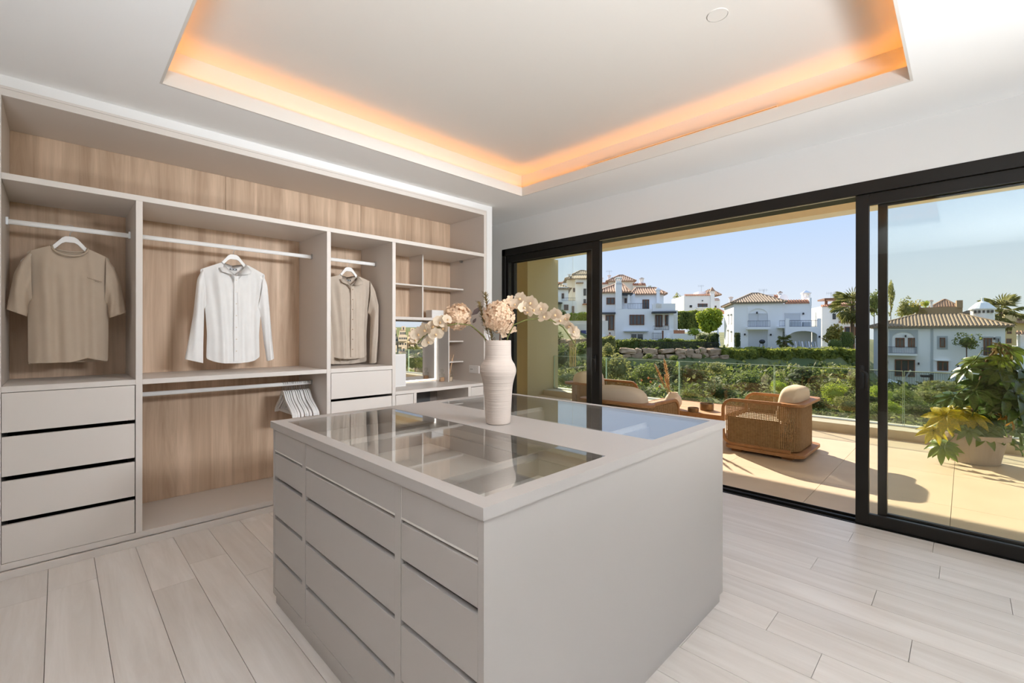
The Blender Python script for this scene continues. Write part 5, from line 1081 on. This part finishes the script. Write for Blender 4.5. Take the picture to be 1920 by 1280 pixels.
hedge('ivy_hedge', 'long wide ivy hedge in front of the arched-porch villa', 'ivy', 1346, 1592, 655, 690, 45, 2.0, 14000, .19)
hedge('clipped_hedge', 'low clipped hedge under the tall-chimney villa', 'mid', 1156, 1322, 638, 656, 46.6, 1.0, 4200)
hedge('clipped_hedge', 'rough hedge end at the left of the open doorway', 'olive', 1118, 1150, 634, 662, 45, 1.4, 1500)
hedge('hedge_bank', 'tall green hedge bank beneath the flat-roofed white house', 'mid', 1268, 1318, 584, 616, 64, 2.0, 2200)
hedge('ivy_column', 'ivy-covered pillar at the end of the clipped hedge', 'dark', 1325, 1343, 628, 662, 46, 1.2, 900)
P_('topiary_column', 'slim dark green column cypress against the arch villa front', 'topiary', 'dark', 1382.5, 638, 52, 8, 28, n=700, shape='box', leaf=.16, trunk=False)
P_('topiary_ball', 'clipped round green ball shrub right of the porch', 'topiary', 'mid', 1565.5, 645, 48, 22, 21, n=1100, shape='dome', leaf=.09, trunk=False)
P_('topiary_block', 'tall square-clipped hedge block beside the ball shrub', 'topiary', 'mid', 1587, 637, 50, 14, 29, n=800, shape='box', leaf=.14, trunk=False)
P_('shrub', 'dark spiky shrub beside the square hedge block', 'shrub', 'dark', 1598, 640, 52, 14, 28, n=400, seed=3, trunk=False)
hedge('garden_hedge', 'hedge along the stepped white wall seen through the left glass', 'lime', 1068, 1104, 588, 603, 60, 1.5, 900)
P_('shrub', 'yellow-flowering shrub beside the tall pale house', 'shrub', 'lime', 1088, 589, 62, 14, 12, n=300, seed=4, trunk=False)
P_('shrub', 'green shrub under the balcony of the terraced house', 'shrub', 'mid', 1058, 588, 60, 18, 18, n=400, seed=5, trunk=False)
# stepped garden walls on the left
sw = House('cream stepped garden walls below the left-hand houses', 1070, 56, 4, cat='wall', name='stepped_wall')
sw.b('wall', m_hc, 1066, 1140, 601, 628, 0, 1); sw.b('wall', m_hw, 1072, 1135, 626, 640, -1.6, 0); 
for u_ in (1078, 1090): sw.b('blue_planter', M('blue_glaze', (.03, .05, .20), .4) if u_ == 1078 else bpy.data.materials['blue_glaze'], u_, u_ + 9, 619, 626, -1.2, -.4)
# retaining wall of rough stones
m_stone = M('sandstone', (.52, .37, .23), .9, var=(2.5, (.36, .25, .155)), rnd=.22, bump=(5, .5))
wl = empty('wall_retaining', (*GP(1180, 44), 0), YAW - pi / 2, kind='structure')
rs = []
for s_ in range(6):
    r = random.Random(s_ + 40); m = MB(); m.pillow((0, 0, 0), (.5, .45, .5), .42, 8, 6); m.v = [(x + r.uniform(-.06, .06), y + r.uniform(-.06, .06), z + r.uniform(-.07, .07)) for x, y, z in m.v]
    o = m.build('stone', m_stone); rs.append(o.data); bpy.data.objects.remove(o)
r = random.Random(11); q = mpx(44); cnt = 0
def stones(u0, u1, v0, v1, d):
    global cnt
    z = zof(v1, d); zt = zof(v0, d); row = 0
    while z < zt:
        h_ = r.uniform(.30, .60); x = (u0 - 1180) * mpx(d) + r.uniform(-.5, 0); x1 = (u1 - 1180) * mpx(d)
        while x < x1:
            w = r.uniform(.45, 1.7); o = bpy.data.objects.new('stone', rs[r.randint(0, 5)]); COL.objects.link(o); o.parent = wl
            o.location = (x + w / 2, (d - 44) + row * .10 + r.uniform(-.12, .12), z + h_ / 2 + r.uniform(-.09, .09)); o.scale = (w * 1.02, r.uniform(.7, 1.2), h_ * r.uniform(.8, 1.35)); o.rotation_euler = (r.uniform(-.2, .2), r.uniform(-.16, .16), r.uniform(-.35, .35)); x += w; cnt += 1
        z += h_; row += 1
stones(1165, 1350, 655, 698, 44); stones(985, 1160, 640, 690, 46); stones(1345, 1420, 688, 704, 44)
box('wall_backing', m_soil, (940 - 1180) * q, (1600 - 1180) * q, 1.0, 1.3, -4, zof(658, 44), wl)
# iron fence on the stone wall and by the pool
fc = House('thin green iron fence along the low clipped hedge', 1190, 44.6, 0, cat='fence', name='iron_fence'); fc.rail(1200, 1345, 641, 661, 0, 60)
f3 = House('black iron fence on the terrace of the wide-roofed white house', dx(100), 46, 30, cat='fence', name='iron_fence'); f3.rail(dx(60), dx(700), dy(662), dy(752), 0, 60)
# shrubs of the valley between the terrace and the villas
rv = random.Random(77)
kinds = ['mid', 'olive', 'dark', 'mid', 'lime', 'ivy']
SH = [('olive', 1158, 690, 26, 62, 66), ('mid', 1212, 705, 30, 60, 48), ('dark', 1240, 690, 38, 60, 30), ('dark', 1300, 700, 36, 66, 36), ('olive', 1345, 690, 30, 40, 26), ('lime', 1462, 725, 20, 40, 28), ('mid', 1408, 712, 34, 70, 34), ('dark', 1500, 706, 34, 80, 40), ('lime', 1565, 738, 18, 54, 44), ('olive', 1590, 760, 17, 50, 40), ('dark', 1350, 735, 22, 70, 40), ('mid', 1290, 745, 20, 70, 40),
      ('dark', 1195, 742, 22, 80, 44), ('mid', 1430, 752, 18, 80, 40), ('dark', 1520, 752, 21, 80, 46), ('lime', 1650, 735, 22, 44, 30), ('mid', 1690, 745, 24, 70, 40), ('olive', 1740, 742, 24, 60, 34), ('dark', 1790, 735, 28, 80, 34), ('mid', 1850, 735, 26, 80, 44), ('lime', 1668, 762, 17, 50, 30), ('mid', 1640, 770, 16, 60, 40), ('dark', 1720, 768, 18, 80, 40), ('mid', 1905, 755, 20, 80, 50), ('olive', 1770, 722, 34, 70, 20),
      ('mid', 1010, 650, 40, 50, 40), ('dark', 1050, 670, 34, 60, 50), ('mid', 1090, 655, 38, 50, 30), ('dark', 1000, 700, 28, 70, 50), ('olive', 1065, 710, 24, 70, 44), ('dark', 1030, 630, 46, 60, 40), ('mid', 1130, 700, 26, 40, 60), ('dark', 1120, 735, 22, 70, 44), ('mid', 1040, 745, 20, 90, 40), ('dark', 985, 740, 20, 80, 50), ('olive', 1140, 655, 40, 30, 30), ('mid', 1265, 672, 42, 22, 14), ('mid', 1215, 668, 42.5, 24, 12), ('dark', 1380, 700, 40, 50, 22), ('ivy', 1575, 700, 38, 60, 34), ('ivy', 1545, 690, 42, 60, 20), ('mid', 1610, 715, 30, 40, 40), ('dark', 1625, 745, 24, 50, 40), ('mid', 1240, 765, 16, 90, 36), ('dark', 1380, 770, 15, 90, 36), ('mid', 1500, 780, 15, 80, 34), ('dark', 1835, 770, 17, 90, 46), ('mid', 1140, 770, 16, 80, 40)]
names = {'olive': 'olive-green', 'mid': 'mid-green', 'dark': 'dark green', 'lime': 'bright lime', 'ivy': 'glossy green'}
def near(u): return 'left of the near sash stile' if u < 1110 else 'under the tall-chimney villa' if u < 1270 else 'under the lime-green tree' if u < 1360 else 'under the arch villa' if u < 1480 else 'under the porch' if u < 1605 else 'by the right sash stiles' if u < 1720 else 'behind the potted fatsia'
seen = {}
for i, (kd, u, v, d, w, h_) in enumerate(SH):
    size = 'broad' if w * d > 1900 else 'small' if w * d < 1250 else 'rounded'; dist = 'at the slope top' if d > 35 else 'halfway down the slope' if d > 21 else 'just past the balustrade'
    lab = f'{size} {names[kd]} shrub {dist}, {near(u)}'; seen[lab] = seen.get(lab, 0) + 1
    if seen[lab] > 1: lab = f'{size} {names[kd]} shrub {dist}, {near(u)}, second one'
    P_('shrub', lab, 'shrub', kd, u, v, d, w, h_, n=1300 if d > 24 else 2600, seed=1 + i % 5, leaf=.085 if d > 24 else .055, trunk=False, group='valley shrubs')
# low dense growth covering the slope between the shrubs
ru = random.Random(21); grd = bpy.data.objects['ground']
for kd, cnt_ in (('dark', 26000), ('mid', 5500), ('olive', 3500)):
    mb = MB()
    for i in range(cnt_):
        d = 9 + 36 * ru.random() ** .75; u = ru.uniform(940, 2000); x, y = GP(u, d); z = gz(u, d); cl = sin(x * 1.1 + kinds.index(kd) * 2) * sin(y * 1.3 + kinds.index(kd))
        if cl < -.25: continue
        s_ = (.05 + .0035 * d) * ru.uniform(.6, 1.5); p = Vector((x, y, z + ru.random() * (.35 + .6 * max(0, cl)))); nn = Vector((ru.uniform(-1, 1), ru.uniform(-1, 1), ru.uniform(.2, 1))).normalized(); a = nn.orthogonal().normalized(); a = Matrix.Rotation(ru.random() * 6.3, 3, nn) @ a; b = nn.cross(a)
        mb.add([p - a * s_, p + b * s_ * .6, p + a * s_, p - b * s_ * .6], [(0, 1, 2, 3)])
    mb.build('undergrowth', G_[kd], grd, kind='stuff')
# palms and bushes of the mirrored hillside
for i, (s_, k, z, r_) in enumerate(((150, -.010, -9, 4.2), (170, .022, -12, 3.6), (160, -.034, -12, 3.4))):
    o = dup(bpy.data.objects['palm_tree'], SP(s_, k, z - 6), 0, ('palm standing in front of the flats in the mirror', 'shorter palm towards the jamb side in the mirror', 'palm half hidden at the left of the mirror')[i]); o.scale = (1.7,) * 3
for i in range(16):
    s_ = 112 + 11 * i; t = thing('hill_shrub', 'green bush on the slope below the mirrored flats', 'shrub', SP(s_, rv.uniform(-.055, .055), -13 - .05 * (s_ - 110)), 0, 'bushes reflected in the mirror')
    o = bpy.data.objects.new('foliage', foliage_mesh(('mid', 'lime', 'olive')[i % 3], 1 + i % 5, 1300, 'ball', .085)); COL.objects.link(o); o.parent = t; o.scale = (4.2, 4.2, 3.4); o['kind'] = 'stuff'
# sun loungers, barbecue, parasol, passer-by
def lounger():
    x, y = GP(1488, 52); t = thing('sun_lounger', 'leftmost white sun lounger in the row before the arched porch', 'sun lounger', (x, y, gz(1488, 52)), YAW - pi / 2 - RAD(18), 'white sun loungers before the porch')
    f = MB(); f.bar((-.3, -.9, .32), (-.3, .5, .32), .06, .05).bar((.3, -.9, .32), (.3, .5, .32), .06, .05); f.build('frame', m_white, t)
    s_ = MB(); 
    for k in range(8): s_.box(-.3, .3, -.9 + k * .17, -.78 + k * .17, .33, .36)
    s_.build('seat', m_white, t); b = MB(); b.bar((-.3, .45, .34), (-.3, .85, 1.0), .05, .05).bar((.3, .45, .34), (.3, .85, 1.0), .05, .05); b.build('backrest_frame', m_white, t); MB().bar((0, .47, .36), (0, .84, .98), .52, .03, (1, 0, 0)).build('backrest', m_hg, t)
    for x_ in (-.28, .28):
        for y_ in (-.8, .42): MB().box(x_ - .03, x_ + .03, y_ - .03, y_ + .03, 0, .32).build('leg', m_white, t)
    return t
lo = lounger(); ldir = RT * cos(RAD(18)) - FW * sin(RAD(18))
ZLO = zof(655, 54)
for i in range(4):
    u = 1489 + 12.6 * i; x, y = GP(u, 52.6 - .28 * i)
    if i == 0: lo.location = (x, y, ZLO)
    else: dup(lo, (x, y, ZLO), None, ('', 'second white sun lounger from the left before the arched porch', 'third white sun lounger from the left before the arched porch', 'rightmost white sun lounger before the arched porch')[i])
x, y = GP(1429, 54); bq = thing('barbecue', 'black kettle barbecue in front of the white lower shutter', 'barbecue', (x, y, zof(652, 54)))
MB().pillow((0, 0, .78), (.33, .33, .26), 1, 16, 10).build('kettle', m_iron, bq, smooth=True)
for a in range(3): MB().tube([(.2 * cos(a * 2.1), .2 * sin(a * 2.1), .65), (.34 * cos(a * 2.1), .34 * sin(a * 2.1), 0)], .025, 6).build('leg', m_iron, bq)
x, y = GP(1346, 50); ps = thing('closed_parasol', 'closed white parasol beside the ivy-covered pillar', 'parasol', (x, y, zof(654, 50)))
MB().tube([(0, 0, 0), (0, 0, 2.3)], .03, 8).build('pole', m_white, ps); MB().lathe([(.30, .35), (.20, .9), (.12, 1.6), (.03, 2.25)], n=12).build('canopy', m_white, ps)
x, y = GP(1143.5, 50); pe = thing('person', 'person in a dark red top walking behind the rough hedge', 'person', (x, y, zof(653, 50)), YAW)
def skin(name, verts, edges, radii, mat, parent, lv=1):
    me = bpy.data.meshes.new(name); me.from_pydata(verts, edges, []); o = bpy.data.objects.new(name, me); COL.objects.link(o); o.parent = parent
    me.materials.append(mat); md = o.modifiers.new('skin', 'SKIN'); sk_ = me.skin_vertices[0].data
    for i, r_ in enumerate(radii): sk_[i].radius = (r_, r_)
    sk_[0].use_root = True; sb = o.modifiers.new('s', 'SUBSURF'); sb.levels = lv; sb.render_levels = lv; return o
m_skin = M('skin', (.50, .30, .21), .6); m_red = M('dark_red_cotton', (.22, .03, .04), .9); m_jean = M('dark_trousers', (.04, .045, .06), .9); m_hair = M('dark_hair', (.03, .02, .015), .7)
skin('body', [(0, 0, .92), (0, 0, 1.12), (0, 0, 1.36), (.02, 0, 1.50), (.04, 0, 1.62), (.05, 0, 1.72), (0, .18, 1.40), (.05, .24, 1.15), (.16, .23, .95), (0, -.18, 1.40), (-.08, -.24, 1.15), (.02, -.25, .92), (.02, .10, .88), (.16, .10, .48), (.10, .10, .05), (.02, -.10, .88), (-.10, -.10, .48), (-.28, -.10, .10)],
     [(0, 1), (1, 2), (2, 3), (3, 4), (4, 5), (2, 6), (6, 7), (7, 8), (2, 9), (9, 10), (10, 11), (0, 12), (12, 13), (13, 14), (0, 15), (15, 16), (16, 17)], [.15, .14, .15, .06, .10, .09, .07, .05, .035, .07, .05, .035, .10, .07, .045, .10, .07, .045], m_skin, pe)
skin('red_top', [(0, 0, .90), (0, 0, 1.12), (0, 0, 1.38), (0, .18, 1.41), (.05, .24, 1.16), (0, -.18, 1.41), (-.08, -.24, 1.16)], [(0, 1), (1, 2), (2, 3), (3, 4), (2, 5), (5, 6)], [.165, .16, .17, .085, .065, .085, .065], m_red, pe)
skin('trousers', [(0, 0, .92), (.02, .10, .86), (.16, .10, .48), (.11, .10, .08), (.02, -.10, .86), (-.10, -.10, .48), (-.26, -.10, .13)], [(0, 1), (1, 2), (2, 3), (0, 4), (4, 5), (5, 6)], [.165, .115, .085, .065, .115, .085, .065], m_jean, pe)
MB().pillow((.035, 0, 1.70), (.10, .095, .10), 1, 12, 8).build('hair', m_hair, pe, smooth=True)
# garden furniture and pool edge by the right-hand house
pg = House('pale blue pool with a stone rim seen low through the right-hand glass', dx(190), 44, 30, cat='pool', name='swimming_pool'); pg.b('pool_rim', m_hw, dx(90), dx(300), dy(728), dy(736), 0, 5); pg.b('water', M('pool_water', (.05, .18, .34), .1), dx(95), dx(280), dy(731), dy(735), .3, 4.6)
gt = House('dark garden grill table on the lawn before the white house', dx(470), 47, 35, cat='grill', name='garden_grill'); gt.b('grill_top', m_iron, dx(430), dx(505), dy(683), dy(696), 0, .7); gt.b('grill_body', m_iron, dx(485), dx(505), dy(678), dy(725), 0, .6)
for u_ in (440, 478): gt.b('leg', m_steel, dx(u_), dx(u_ + 5), dy(696), dy(735), .1, .2)
gt.b('shelf', m_steel, dx(438), dx(490), dy(714), dy(718), 0, .6)
dr = House('folding clothes airer on the lawn by the pool', dx(300), 45, 35, cat='airer', name='clothes_airer')
xa, xb, xc = dr.x(dx(250)), dr.x(dx(320)), dr.x(dx(365)); z0_, z1_, z2_ = dr.z(dy(748)), dr.z(dy(722)), dr.z(dy(650)); mm = MB(); mm.tube([(xa, 0, z0_), (xb, .2, z1_), (xc, 0, z2_)], .035, 6); mm.tube([(xa, .6, z0_), (xb, .8, z1_), (xc, .6, z2_)], .035, 6); mm.build('side_rail', m_white, dr.t)
mm = MB()
for k in range(6): mm.tube([(xb + (xc - xb) * k / 5, .1, z1_ + (z2_ - z1_) * k / 5), (xb + (xc - xb) * k / 5, .7, z1_ + (z2_ - z1_) * k / 5)], .02, 5)
mm.build('rungs', m_white, dr.t)
